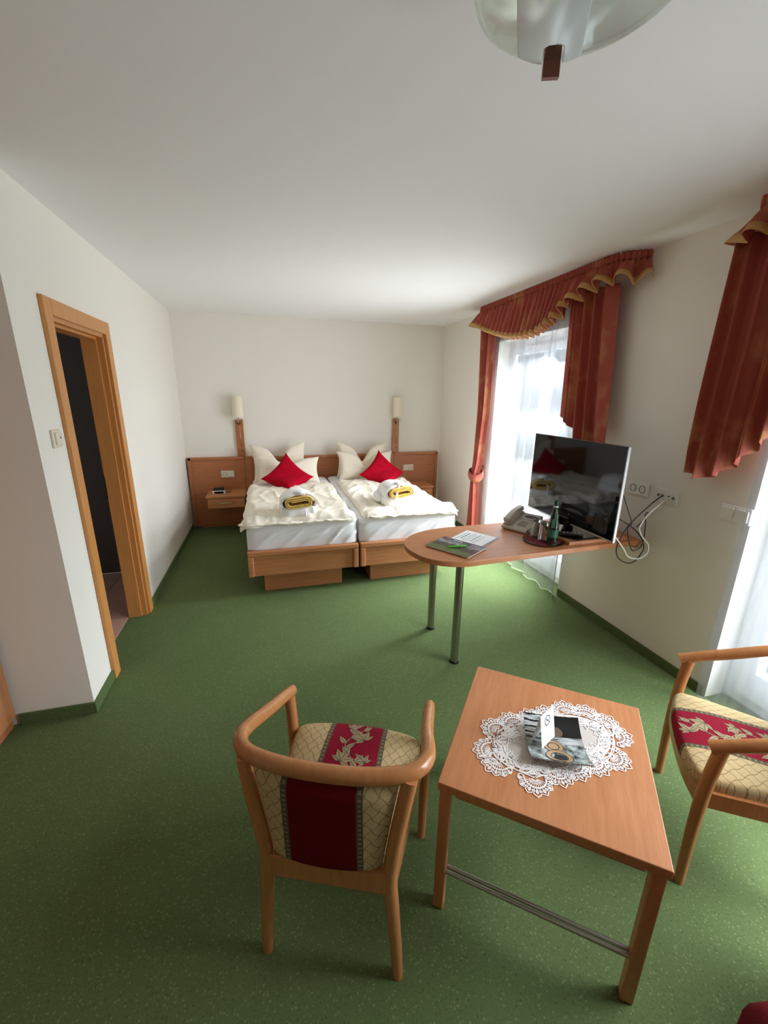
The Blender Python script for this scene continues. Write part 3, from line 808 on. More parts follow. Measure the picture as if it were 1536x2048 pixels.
HEM1 = [(-3.17, 2.318), (-3.0, 2.335), (-2.82, 2.31), (-2.66, 2.262), (-2.57, 2.205), (-2.45, 2.155), (-2.39, 2.129), (-2.29, 2.108), (-2.15, 2.104), (-1.95, 2.122), (-1.71, 2.172), (-1.45, 2.245), (-1.28, 2.31), (-1.175, 2.361)]
def valance(name, label, ya, yb, hem, right_return=True):
    """ya > yb. Gathered header on a ceiling rail, flared skirt below, gold hem."""
    t = thing(name, label, 'valance', (W - .13, (ya + yb) / 2, 2.3))
    X0 = W - .17
    path = [Vector((W - .01, ya + .03, 0)), Vector((W - .08, ya + .02, 0)), Vector((X0 + .01, ya - .02, 0)), Vector((X0, ya - .12, 0))]
    k = 8
    for i in range(1, k): path.append(Vector((X0, ya - .12 + (yb + .2 - ya + .12) * i / k, 0)))
    path += [Vector((X0, yb + .2, 0)), Vector((X0 + .012, yb + .10, 0)), Vector((X0 + .06, yb + .02, 0)), Vector((W - .02, yb - .03, 0))]
    fine = smoothpath(path, 10)
    # arc length resample
    L = [0.0]
    for a, b in zip(fine, fine[1:]): L.append(L[-1] + (b - a).length)
    tot = L[-1]
    def at(s):
        d = s * tot
        for i in range(len(L) - 1):
            if d <= L[i + 1]:
                f = (d - L[i]) / (L[i + 1] - L[i] + 1e-9); p = fine[i].lerp(fine[i + 1], f); tg = (fine[min(i + 2, len(fine) - 1)] - fine[max(i - 1, 0)]).normalized(); break
        else: p = fine[-1]; tg = (fine[-1] - fine[-2]).normalized()
        nrm = Vector((tg.y, -tg.x, 0)) * 1.0
        if nrm.x > 0.05: nrm = -nrm
        return p, nrm, d
    N_ = int(tot * 190)
    cache = [at(i / N_) for i in range(N_ + 1)]
    ZT, ZH = 2.492, 2.446
    def hw(d): return sin(2 * pi * d / .030 + 1.5 * noise.noise(Vector((d * 9, 0, 1))))
    def sk(d, big): return sin(2 * pi * d / (.072 + .048 * big) + 1.6 * noise.noise(Vector((d * 3, 2, 2))))
    def head(u, v):
        p, n, d = cache[int(round(u * N_))]
        a = .010 * hw(d) * (1 - .3 * sin(pi * v))
        q = p + n * (a + .006 * sin(pi * v))
        return (q.x, q.y, ZT + (ZH - ZT) * v)
    m = MB(); m.grid(head, N_, 5); m.build('header', DRAPE, t, world=True, smooth=True, solid=.002)
    def skirt_pt(u, v):
        p, n, d = cache[int(round(u * N_))]
        big = max(0, min(1, (-2.35 - p.y) / .3)) if right_return else .35
        s = sk(d, big); s = math.copysign(abs(s) ** .8, s)
        am = .004 + v ** .7 * (.034 + .014 * big)
        h = interp(hem, p.y)
        # folds swing the hem a little
        h2 = h + .012 * s * (1 + big)
        endf = max(0, 1 - (ya + .03 - p.y) / .1)
        q = p + n * (am * s + .010 * hw(d) * (1 - v) ** 1.2 + .045 * v + .05 * v * endf * (1 if right_return else .3))
        q.y += (.055 if right_return else .035) * v * endf + .012 * big * v * sin(2 * pi * d / (.072 + .048 * big) + 1.2) 
        return (q.x, q.y, ZH + (h2 - ZH) * v)
    m = MB(); m.grid(lambda u, v: skirt_pt(u, v), N_, 12); m.build('skirt', DRAPE, t, world=True, smooth=True, solid=.002)
    def band(u, v):
        p, n, d = cache[int(round(u * N_))]; h = interp(hem, p.y); hh = ZH - h
        vv = 1 - (.036 / max(hh, .05)) * (1 - v)
        q = Vector(skirt_pt(u, vv)); q += n * .0035
        return tuple(q)
    m = MB(); m.grid(band, N_, 2); m.build('hem_band', GOLDBAND, t, world=True, smooth=True, solid=.003)
    m = MB(); m.tube([(X0 + .03, ya - .03, 2.488), (X0 + .03, yb + .08, 2.488)], .012, 6); m.build('rail', UPVC, t, world=True)
    return t
valance('curtain_valance', 'terracotta valance with gold hem over the rear window', -1.25, -3.10, HEM1)
HEM2 = [(-5.9, 2.31), (-5.6, 2.25), (-5.2, 2.12), (-4.7, 2.10), (-4.3, 2.19), (-4.1, 2.25), (-3.95, 2.31), (-3.8, 2.335), (-3.68, 2.34)]
valance('curtain_valance', 'terracotta valance with gold hem over the front window, at the right edge', -3.80, -5.95, HEM2, False)

# rear window: slim tied curtain on the left
t = thing('drape_curtain', 'slim terracotta curtain tied back at the left side of the rear window', 'curtain', (W - .09, -1.33, 0))
SQ = [(0, (-1.21, -1.46)), (.35, (-1.25, -1.47)), (.60, (-1.235, -1.40)), (.675, (-1.22, -1.33)), (.74, (-1.205, -1.36)), (1, (-1.17, -1.40))]
def sq(v):
    return interp([(a, b[0]) for a, b in SQ], v), interp([(a, b[1]) for a, b in SQ], v)
m = wavegrid(MB(), (-1.21, -1.46), 2.30, .03, W - .115, .022, .024, .075, 60, 60, 3.1, squeeze=sq)
m.build('cloth', DRAPE, t, world=True, smooth=True, solid=.002)
tb = smoothpath([(W - .135, -1.205, .80), (W - .150, -1.27, .765), (W - .13, -1.345, .75), (W - .06, -1.36, .78), (W - .004, -1.27, .84), (W - .03, -1.2, .83)], 8, closed=True)
m = MB(); k_ = len(tb)
m.grid(lambda u, v: (tb[int(round(u * k_)) % k_].x + .012 * sin(pi * v) * (-1 if tb[int(round(u * k_)) % k_].x < W - .09 else 1), tb[int(round(u * k_)) % k_].y, tb[int(round(u * k_)) % k_].z + (v - .5) * .085), k_, 4)
m.build('tieback', DRAPE, t, world=True, smooth=True, solid=.004)
# rear window: short cascading curtain on the right
def z_r(u): return interp([(0, 1.49), (.05, 1.475), (.2, 1.45), (.3, 1.40), (.55, 1.30), (.8, 1.22), (1, 1.20)], u)
m = wavegrid(MB(), (-2.565, -3.0), 2.34, z_r, W - .118, .027, .031, .105, 50, 110, 8.4, squeeze=lambda v: (-2.565 - .03 * v, -2.98 - .12 * v))
o = m.build('drape_curtain', DRAPE, None, smooth=True, solid=.002); tag(o, 'terracotta curtain with slanting hem behind the television, rear window', 'curtain')
# front window: cascading curtain at the right edge of the photo
def z_f(u): return interp([(0, 1.245), (.10, 1.225), (.2, 1.25), (.3, 1.30), (.45, 1.42), (.6, 1.53), (.75, 1.63), (1, 1.75)], u)
m = wavegrid(MB(), (-3.715, -4.42), 2.36, z_f, W - .118, .027, .032, .092, 50, 150, 5.5, squeeze=lambda v: (-3.72 + .03 * v, -4.42 + .03 * v))
o = m.build('drape_curtain', DRAPE, None, smooth=True, solid=.002); tag(o, 'terracotta curtain with slanting hem at the right edge, front window', 'curtain')
m = wavegrid(MB(), (-5.45, -5.85), 2.34, .03, W - .115, .022, .028, .105, 40, 70, 6.6)
o = m.build('drape_curtain', DRAPE, None, smooth=True, solid=.002); tag(o, 'full length terracotta curtain at the far end of the front window', 'curtain')

# sheers
def sheer_curtain(label, y0, y1, seed, x=W - .040, zb=.012):
    t = thing('sheer_curtain', label, 'sheer curtain', (x, (y0 + y1) / 2, 0))
    m = wavegrid(MB(), (y0, y1), 2.47, zb, x, .010, .020, .20, 26, int(abs(y1 - y0) * 130), seed, xt=-.008)
    m.build('voile', SHEER, t, world=True, smooth=True)
    m = wavegrid(MB(), (y0, y1), 2.47, zb, x, .010, .020, .20, 26, int(abs(y1 - y0) * 130), seed, xt=-.008)
    n = int(abs(y1 - y0) * 130) + 1
    MB().tube(m.v[-n:], .0016, 5).build('hem', SHEERHEM, t, world=True, smooth=True)
    return t
sheer_curtain('white sheer curtain hanging full length in the rear window', -1.39, -2.735, 2.2)
sheer_curtain('white sheer curtain hanging full length in the front window at the right edge', -3.985, -5.85, 4.4)

# ------------------------------------------------------------------ desk
DZ1 = .745
dk = thing('desk', 'peninsula beech desk fixed to the right wall, round end on two steel legs', 'desk', (2.4, -3.15, 0))
nose = smoothpath([(2.30, -2.855, 0), (2.14, -2.858, 0), (1.97, -2.893, 0), (1.84, -2.965, 0), (1.762, -3.075, 0), (1.748, -3.20, 0), (1.79, -3.34, 0), (1.875, -3.425, 0), (1.99, -3.466, 0), (2.12, -3.462, 0), (2.30, -3.452, 0)], 6)
poly = [(p.x, p.y) for p in nose] + [(W - .002, -3.405), (W - .002, -2.85)]
MB().prism(poly, DZ1 - .032, DZ1, .003).build('tabletop', WX, dk, world=True)
for yy in (-2.927, -3.333):
    lg = MB().tube([(2.031, yy, .012), (2.031, yy, DZ1 - .032)], .0245, 24).build('leg', METAL, dk, world=True, smooth=True, angle=40)
    MB().tube([(2.031, yy, 0), (2.031, yy, .013)], [.031, .028], 20).build('foot_cap', BLACK, lg, world=False, smooth=True, angle=40)
    MB().tube([(2.031, yy, DZ1 - .04), (2.031, yy, DZ1 - .032)], .035, 20).build('flange', METAL, lg, smooth=True, angle=40)
for lg in [c for c in dk.children if c.name.startswith('leg')]:
    for c in lg.children:
        c.data.transform(Matrix.Translation(-Vector(dk.location)))
B(W - .03, W - .002, -3.39, -2.87, DZ1 - .06, DZ1 - .032).build('wall_batten', WY, dk, world=True)

# board under the television, television
bd = B(2.735, 3.17, -3.39, -3.06, DZ1, DZ1 + .026, bev=.002).build('riser_board', WX); tag(bd, 'low beech board on the desk under the television stand', 'board')
tv = thing('television', 'flat black television with silver rim on a dark stand on the desk', 'television', (2.87, -3.16, DZ1 + .026))
TX, TYA, TYB, TZ0, TZ1 = 2.868, -2.742, -3.582, .82, 1.378
B(TX, TX + .018, TYB, TYA, TZ0, TZ1, bev=.002).build('frame', SILVER, tv, world=True)
B(TX - .002, TX + .002, TYB + .007, TYA - .007, TZ0 + .012, TZ1 - .004).build('screen', GLOSSB, tv, world=True)
B(TX - .0015, TX + .004, TYB + .001, TYA - .001, TZ1 - .006, TZ1 + .001).build('top_rim', BLACK, tv, world=True)
MB().box(TX + .018, TX + .045, TYB + .1, TYA - .1, TZ0 + .03, TZ1 - .1, bev=.012).build('rear_housing', BLACK, tv, world=True)
MB().prism([(2.75, -3.10), (2.75, -3.30), (2.80, -3.375), (3.02, -3.375), (3.02, -3.075), (2.80, -3.075)], DZ1 + .026, DZ1 + .036, .003).build('stand_base', GLOSSB, tv, world=True)
MB().box(2.845, 2.90, -3.22, -3.09, DZ1 + .03, TZ0 + .05, bev=.008).build('stand_neck', GLOSSB, tv, world=True)
rm = thing('remote_control', 'black remote control lying on the board left of the television stand', 'remote control', (2.805, -3.30, DZ1 + .0365), radians(60))
B(-.022, .022, -.08, .08, 0, .016, bev=.004).build('case', BLACK, rm)
for i in range(5):
    for j in range(3): B(-.014 + j * .011, -.007 + j * .011, -.06 + i * .022, -.048 + i * .022, .0155, .0175).build('button', PHONEK, rm)
fl = thing('reflection_sheet', 'white folded sheet standing in for the window reflection on the television base', 'reflection sheet', (2.775, -3.185, DZ1 + .0365), radians(-60))  # white sheets added to imitate the bright reflection on the stand base
MB().box(-.045, .045, -.001, .001, 0, .048).xf(Matrix.Rotation(radians(-38), 4, 'X')).build('front_sheet', PAPER, fl)
MB().box(-.045, .045, -.001, .001, 0, .048).xf(TR((0, .059, 0)) @ Matrix.Rotation(radians(38), 4, 'X')).build('rear_sheet', PAPER, fl)

# telephone
ph = thing('telephone', 'greige desk telephone with handset on its left side', 'telephone', (2.552, -3.055, DZ1), math.atan2(.44, .9) - pi / 2 + 0)
# local: x right along the front edge, y to the rear
hw_ = .095
mb_ = MB()
prof = [(0, .006), (0, .022), (.02, .03), (.20, .092), (.215, .088), (.215, .006)]
vs = [(-hw_, y, z) for y, z in prof] + [(hw_, y, z) for y, z in prof]; k = len(prof)
mb_.add(vs, [tuple(range(k)), tuple(range(k, 2 * k))[::-1]] + [(i, (i + 1) % k, k + (i + 1) % k, k + i) for i in range(k)])
bm = bmesh.new(); me = bpy.data.meshes.new('x'); me.from_pydata(mb_.v, [], mb_.f); bm.from_mesh(me); bmesh.ops.recalc_face_normals(bm, faces=bm.faces[:]); bmesh.ops.bevel(bm, geom=bm.edges[:], offset=.004, segments=2, profile=.5, affect='EDGES')
mm = MB(); mm.frombm(bm); mm.build('base', PHONE, ph)
SL = math.atan2(.062, .18); SM = TR((0, .02, .030)) @ Matrix.Rotation(SL, 4, 'X')
mm = MB(); mm.box(-.094, -.04, .0, .19, .002, .010, bev=.003); mm.xf(SM); mm.build('cradle', PHONE, ph)
hs = []
mm = MB()
def hsf(u, v):
    y = -.005 + .205 * v; a = 2 * pi * u
    bulge = max(math.exp(-((v - .1) / .13) ** 2), math.exp(-((v - .9) / .13) ** 2))
    rx = .021 + .005 * bulge; rz = .013 + .005 * bulge
    e = 1 if 0 < v < 1 else .05
    return (-.067 + rx * e * math.copysign(abs(cos(a)) ** .6, cos(a)), y, .040 - .009 * bulge + .008 * sin(pi * v) + rz * e * math.copysign(abs(sin(a)) ** .6, sin(a)))
mm.grid(hsf, 20, 22, closeu=True); mm.xf(SM); mm.build('handset', PHONE, ph, smooth=True)
mm = MB().box(-.005, .07, .135, .165, .001, .004, bev=.001); mm.xf(SM); mm.build('display', LCD, ph)
for r_ in range(4):
    for c_ in range(3):
        mm = MB().box(.0 + c_ * .023, .015 + c_ * .023, .02 + r_ * .018, .031 + r_ * .018, .001, .0055, bev=.0015); mm.xf(SM); mm.build('key', PHONEK, ph)
for c_ in range(4):
    mm = MB().box(-.022 + c_ * .024, -.008 + c_ * .024, .105, .113, .001, .005, bev=.001); mm.xf(SM); mm.build('key', PHONEK, ph)
for fx in (-.08, .08):
    for fy in (.02, .19): MB().tube([(fx, fy, 0), (fx, fy, .008)], .008, 10).build('rubber_foot', BLACK, ph)

# tray with glasses and bottle
tc = (2.632, -3.275)
tr = thing('glass_plate', 'clear glass plate with dark red napkin carrying bottle and tumblers', 'plate', (*tc, DZ1))
MB().lathe([(.0, .001), (.085, .001), (.122, .009), (.126, .0115), (.124, .0135), (.084, .005), (.0, .005)], (0, 0, 0), 44).build('dish', CLEAR, tr, smooth=True, angle=50)
MB().lathe([(.0, .0055), (.082, .0055), (.104, .0095), (.104, .0105), (.082, .0068), (.0, .0068)], (0, 0, 0), 36).build('napkin', plain('dark_red_napkin', (124, 22, 36), .85), tr, smooth=True, angle=50)
def tumbler(x, y, label):
    t = thing('tumbler', label, 'glass', (x, y, DZ1 + .007))
    MB().lathe([(.034, 0), (.0355, .001), (.030, .118), (.028, .124), (.0, .124), (.0, .108), (.0265, .107), (.0325, .003), (.034, 0)], (0, 0, 0), 30).build('body', CLEAR, t, smooth=True, angle=50)
    return t
g1 = tumbler(2.625, -3.206, 'upturned clear tumbler on the glass plate, nearer the telephone')
dup(g1, (2.630, -3.278, DZ1 + .007), 0, 'upturned clear tumbler on the glass plate, touching the green bottle side')
bt = thing('water_bottle', 'slender green glass water bottle with dark green cap on the plate', 'bottle', (2.637, -3.349, DZ1 + .007))
MB().lathe([(.0, .004), (.028, .0), (.032, .004), (.0325, .02), (.0315, .10), (.030, .14), (.023, .19), (.0165, .225), (.0135, .245), (.0135, .262), (.0, .262)], (0, 0, 0), 30).build('body', GREENG, bt, smooth=True, angle=60)
MB().lathe([(.0, .28), (.0145, .28), (.0155, .276), (.0155, .252), (.014, .250)], (0, 0, 0), 20).build('cap', plain('dark_green_cap', (14, 58, 44), .35), bt, smooth=True, angle=40)
MB().lathe([(.0322, .03), (.0319, .10)], (0, 0, 0), 30).build('label', plain('green_paper_label', (26, 84, 62), .6), bt, smooth=True)
MB().lathe([(.0142, .232), (.0142, .248)], (0, 0, 0), 20).build('neck_foil', PAPER, bt, smooth=True)

# magazine, framed sheet, pen
c2 = Vector((2.222, -3.122, 0)); ax = Vector((.193, .132, 0)).normalized(); ay = Vector((ax.y, -ax.x, 0))
sh = thing('info_sheet', 'white printed sheet in a grey frame lying under the magazine', 'sheet', (c2.x, c2.y, DZ1), math.atan2(ax.y, ax.x))
B(-.117, .117, -.118, .118, 0, .004, bev=.001).build('backing', plain('grey_sheet_frame', (150, 150, 156), .5), sh)
B(-.109, .109, -.108, .110, .0035, .0048).build('paper', PAPER, sh)
for i, (a, b, yy, hh, mt) in enumerate([(-.09, .09, .085, .006, INKG), (-.06, .07, .062, .012, INKG), (-.09, .085, .038, .004, INKG), (-.09, .09, .024, .004, INKG), (-.09, .06, .010, .004, INKG), (-.07, .075, -.012, .010, INKG), (-.09, .088, -.034, .004, INKG), (-.09, .05, -.048, .004, INKG)]):
    B(a, b, yy - hh / 2, yy + hh / 2, .0046, .0050).build('text_line', mt, sh)
# magazine local frame: x along the masthead edge, y towards it
mc = Vector((2.033, -3.250, 0)); mx = Vector((.165, -.253, 0)).normalized()
mg = thing('magazine', 'glossy magazine with a landscape cover lying on the round desk end', 'magazine', (mc.x, mc.y, DZ1), math.atan2(mx.y, mx.x))
def magcover():
    n = N('landscape_cover_print'); v = n.coord(); sp = n.n('ShaderNodeSeparateXYZ'); n.l(v, sp.inputs[0])
    ns_ = n.noise(v, 18, 5, .65); ns2 = n.noise(v, 55, 4, .7)
    yy = n.math('ADD', sp.outputs[1], n.math('MULTIPLY', n.math('SUBTRACT', ns_, .5), .10))
    f = n.math('MULTIPLY_ADD', yy, 4.4, .5)
    c = n.ramp(f, [(.0, lin((112, 132, 74))), (.25, lin((126, 140, 92))), (.36, lin((84, 76, 66))), (.55, lin((92, 84, 78))), (.66, lin((188, 190, 196))), (.78, lin((160, 162, 170))), (.86, lin((74, 72, 84)))])
    c = n.mix(n.math('MULTIPLY', n.math('SUBTRACT', ns2, .42), 2.4, clamp=True), n.mix(.55, c, lin((44, 40, 38))), c)
    n.set(c, .22, spec=.5); return n.m
MAGC = magcover()
B(-.150, .150, -.108, .108, .0052, .0102, bev=.0006).build('pages', PAPER, mg)
B(-.151, .151, -.109, .109, .0098, .0108).build('cover', MAGC, mg)
B(-.145, .145, .072, .106, .0107, .0110).build('masthead_band', plain('slate_masthead', (72, 72, 84), .3), mg)
textmesh('masthead', 'Pr', .036, PINKINK, mg, TR((-.10, .088, .0112)))
textmesh('masthead', 'isma', .036, PAPER, mg, TR((-.035, .088, .0112)))
B(.06, .12, .080, .088, .0109, .0112).build('caption_bar', plain('grey_caption', (190, 188, 184), .5), mg)
pn = thing('ballpoint_pen', 'lime green ballpoint pen lying on the magazine', 'pen', (2.04, -3.268, DZ1 + .0165), math.atan2(-.01, .117))
MB().tube([(-.062, 0, 0), (-.056, 0, 0), (.012, 0, 0)], [.0025, .0052, .0058], 12).build('barrel', PEN, pn, smooth=True, angle=40)
MB().tube([(.014, 0, 0), (.052, 0, 0), (.056, 0, 0)], [.0060, .0056, .0045], 12).build('cap_end', PEN, pn, smooth=True, angle=40)
MB().tube([(.056, 0, 0), (.066, 0, 0)], .003, 8).build('push_button', BLACK, pn, smooth=True, angle=40)
MB().tube([(-.070, 0, 0), (-.062, 0, 0)], [.0008, .0024], 8).build('tip', BLACK, pn, smooth=True)

# cables hanging between socket and television
ca = [(W - .012, -3.49, 1.058), (3.25, -3.495, 1.05), (3.179, -3.5, 1.006), (3.063, -3.5, .903), (3.012, -3.5, .826), (2.99, -3.5, .75), (3.011, -3.505, .686), (3.08, -3.51, .646), (3.156, -3.5, .651), (3.2, -3.5, .718), (3.187, -3.5, .772), (3.154, -3.5, .815), (3.102, -3.5, .861), (3.007, -3.5, .919), (2.92, -3.49, .96)]
o = MB().tube(smoothpath(ca, 6), .0035, 6).build('power_cable', BLACK, smooth=True); tag(o, 'black cable looping from the antenna socket down past the desk edge', 'cable')
cb = [(2.92, -3.51, 1.16), (3.003, -3.512, 1.01), (3.058, -3.512, .909), (3.038, -3.51, .879), (3.055, -3.51, .816), (3.09, -3.51, .741), (3.124, -3.508, .725), (3.168, -3.512, .754), (3.171, -3.512, .843), (3.159, -3.512, .928), (3.150, -3.512, .955), (3.163, -3.512, .968), (3.172, -3.512, .955), (3.150, -3.512, .93), (3.10, -3.512, .88)]
o = MB().tube(smoothpath(cb, 6), .0032, 6).build('power_cable', BLACK, smooth=True); tag(o, 'black cable tied in a small knot right beside the television', 'cable')
cw = [(W - .012, -3.555, 1.066), (W - .03, -3.55, 1.062), (3.267, -3.52, 1.038), (3.167, -3.52, .962), (3.118, -3.52, .892), (3.123, -3.52, .853), (3.165, -3.52, .801), (3.21, -3.52, .757), (3.212, -3.52, .70), (3.152, -3.52, .672), (3.07, -3.52, .693), (3.03, -3.52, .74), (2.985, -3.52, .79), (2.92, -3.50, .87)]
o = MB().tube(smoothpath(cw, 6), .0042, 6).build('antenna_cable', WPLAST, smooth=True); tag(o, 'white antenna cable hanging from the wall plate to the television', 'cable')

# ------------------------------------------------------------------ coffee table
TH = .531
ct = thing('coffee_table', 'square beech coffee table with a doily, in front of the armchairs', 'coffee table', (1.819, -4.476, 0), -.68)
hx, hy = .298, .300
B(-hx, hx, -hy, hy, TH - .028, TH, bev=.003).build('tabletop', WY, ct)
for sx in (-1, 1):
    for sy in (-1, 1):
        a, b = sorted((sx * (hx - .006), sx * (hx - .040))); c, d = sorted((sy * (hy - .006), sy * (hy - .040)))
        B(a, b, c, d, 0, TH - .028, bev=.004).build('leg', WZ, ct)
B(-hx + .054, hx - .054, -hy + .008, -hy + .028, TH - .044, TH - .028, bev=.002).build('apron', WX, ct)
B(-hx + .054, hx - .054, hy - .028, hy - .008, TH - .044, TH - .028, bev=.002).build('apron', WX, ct)
B(-hx + .008, -hx + .028, -hy + .054, hy - .054, TH - .044, TH - .028, bev=.002).build('apron', WY, ct)
B(hx - .028, hx - .008, -hy + .054, hy - .054, TH - .044, TH - .028, bev=.002).build('apron', WY, ct)
for yy in (-hy + .015, -hy + .031):
    MB().tube([(-hx + .038, yy, .168), (hx - .038, yy, .168)], .0062, 12).build('stretcher_rod', METAL, ct, smooth=True, angle=40)
for yy in (hy - .015, hy - .031):
    MB().tube([(-hx + .038, yy, .168), (hx - .038, yy, .168)], .0062, 12).build('stretcher_rod', METAL, ct, smooth=True, angle=40)

# doily of openwork lace
dl = thing('lace_doily', 'white lace doily with scalloped edge on the coffee table', 'doily', (1.819, -4.476, TH), -.68)
cen = Vector((.015, -.003)); axl = Vector((.80, .60)).normalized(); axs = Vector((-axl.y, axl.x))
def ell(a, ra, rb): return cen + axl * (ra * cos(a)) + axs * (rb * sin(a))
mlin = MB()
ring = [ell(2 * pi * i / 60, .195, .098) for i in range(60)]
mlin.add([(p.x, p.y, .0007) for p in ring] + [(p.x, p.y, 0.0002) for p in ring] + [(cen.x, cen.y, .0007)], [(i, (i + 1) % 60, 120) for i in range(60)] + [(i, (i + 1) % 60, 60 + (i + 1) % 60, 60 + i) for i in range(60)])
mlin.build('linen_centre', LINENC, dl)
lace = MB()
def rib(pts, w, z=.0012, closed=False):
    z += .0004 + .0001 * (len(lace.v) % 7)
    P_ = [Vector((p[0], p[1])) for p in pts]; n = len(P_); vs = []; fs = []
    for i, p in enumerate(P_):
        if closed: tg = P_[(i + 1) % n] - P_[i - 1]
        else: tg = P_[min(i + 1, n - 1)] - P_[max(i - 1, 0)]
        tg = tg.normalized() if tg.length > 1e-9 else Vector((1, 0)); nn = Vector((-tg.y, tg.x)) * w * .36
        vs += [(p.x + nn.x, p.y + nn.y, z), (p.x - nn.x, p.y - nn.y, z), (p.x + nn.x, p.y + nn.y, z - .0006), (p.x - nn.x, p.y - nn.y, z - .0006)]
    for i in range(n if closed else n - 1):
        a, b = i * 4, ((i + 1) % n) * 4
        fs += [(a, a + 1, b + 1, b), (a, b, b + 2, a + 2), (a + 1, a + 3, b + 3, b + 1)]
    lace.add(vs, fs)
def petal(base, d, L, wd, n=9, fill=False):
    nn = Vector((-d.y, d.x)); pts = []
    for i in range(n + 1):
        t = i / n; pts.append(base + d * (L * t) + nn * (wd * sin(pi * t ** .9)))
    for i in range(n - 1, 0, -1):
        t = i / n; pts.append(base + d * (L * t) - nn * (wd * sin(pi * t ** .9)))
    return pts
def rot2(v, a): return Vector((v.x * cos(a) - v.y * sin(a), v.x * sin(a) + v.y * cos(a)))
def motif(tip, d, s):
    base = tip - d * .092 * s
    # outer scallops: a fan of loops
    fan = base + d * .036 * s
    for k in range(7):
        a = radians(-84 + 28 * k); dd = rot2(d, a)
        ll = .058 * s * (1 - .18 * abs(k - 3) / 3)
        lp = petal(fan + dd * .028 * s, dd, ll - .028 * s, .0125 * s)
        rib(lp, .0042 * s, .0016, True); rib([fan + dd * .03 * s, fan + dd * .046 * s], .004 * s)
        rib(petal(fan + dd * .036 * s, dd, .012 * s, .0035 * s, 4), .003 * s, .0014, True)
    arc = [fan + rot2(d, radians(a)) * .030 * s for a in range(-100, 101, 20)]
    rib(arc, .0052 * s, .0018)
    arc = [fan + rot2(d, radians(a)) * .018 * s for a in range(-60, 61, 20)]
    rib(arc, .003 * s)
    for a in range(-70, 71, 14): rib([fan + rot2(d, radians(a)) * .006 * s, fan + rot2(d, radians(a)) * .030 * s], .0024 * s)
    # pair of leaves and a bud
    for a in (-64, 64, 0):
        dd = rot2(d, radians(a)); lp = petal(base, dd, .043 * s if a else .030 * s, .0125 * s if a else .007 * s)
        rib(lp, .0046 * s, .002, True); rib([base + dd * .005, base + dd * .036 * s], .0058 * s if a else .009 * s, .0018)
    for a in (-128, 128, 180, -100, 100):
        dd = rot2(d, radians(a)); rib(petal(base, dd, .026 * s, .005 * s, 5), .004 * s, .0016, True)
def rosette(c, r):
    rib([c + Vector((cos(2 * pi * i / 18), sin(2 * pi * i / 18))) * r for i in range(18)], .0044, .0016, True)
    for i in range(6):
        q = c + Vector((cos(pi * i / 3), sin(pi * i / 3))) * r * .52
        rib([q + Vector((cos(2 * pi * j / 8), sin(2 * pi * j / 8))) * r * .27 for j in range(8)], .0032, .0014, True)
tips = [(-.225, -.144), (-.219, -.004), (-.161, .062), (-.09, .118), (-.031, .164), (.036, .22), (.201, .206), (.256, .138), (.239, -.009), (.172, -.066), (.105, -.118), (.051, -.164), (-.02, -.228), (-.173, -.202)]
tv_ = [Vector(p) for p in tips]; tv_.insert(6, Vector((.118, .232))); 
tips2 = tv_
bases = []
for tp in tips2:
    r_ = tp - cen; g = Vector((r_.dot(axl) / .25 ** 2, r_.dot(axs) / .165 ** 2)); d = (axl * g.x + axs * g.y).normalized()
    motif(tp, d, 1.08); bases.append((tp, d))
for (a, da), (b, db) in zip(bases, bases[1:] + bases[:1]):
    ia = a - da * .088; ib = b - db * .088; c = (ia + ib) / 2; rosette(c, min(.017, (ia - ib).length * .28))
    rib([a - da * .062 + rot2(da, radians(90)) * 0, (a + b) / 2 - (da + db) * .5 * .058, b - db * .062], .0048, .0015)
    rib([ia, c, ib], .004, .0014)
    rib([a - da * .075, c + (da + db) * .006, b - db * .075], .003)
# fine net that carries the motifs
for i in range(40):
    a = 2 * pi * i / 40; rib([ell(a, .186, .094), ell(a + .05, .212, .118)], .0035); rib([ell(a, .212, .118), ell(a + .05, .186, .094)], .0035)
rib([ell(2 * pi * i / 64, .199, .101) for i in range(64)], .008, .0018, True)
rib([ell(2 * pi * i / 64, .214, .119) for i in range(64)], .004, .0014, True)
lace.build('lace_border', LACE, dl, kind='stuff')

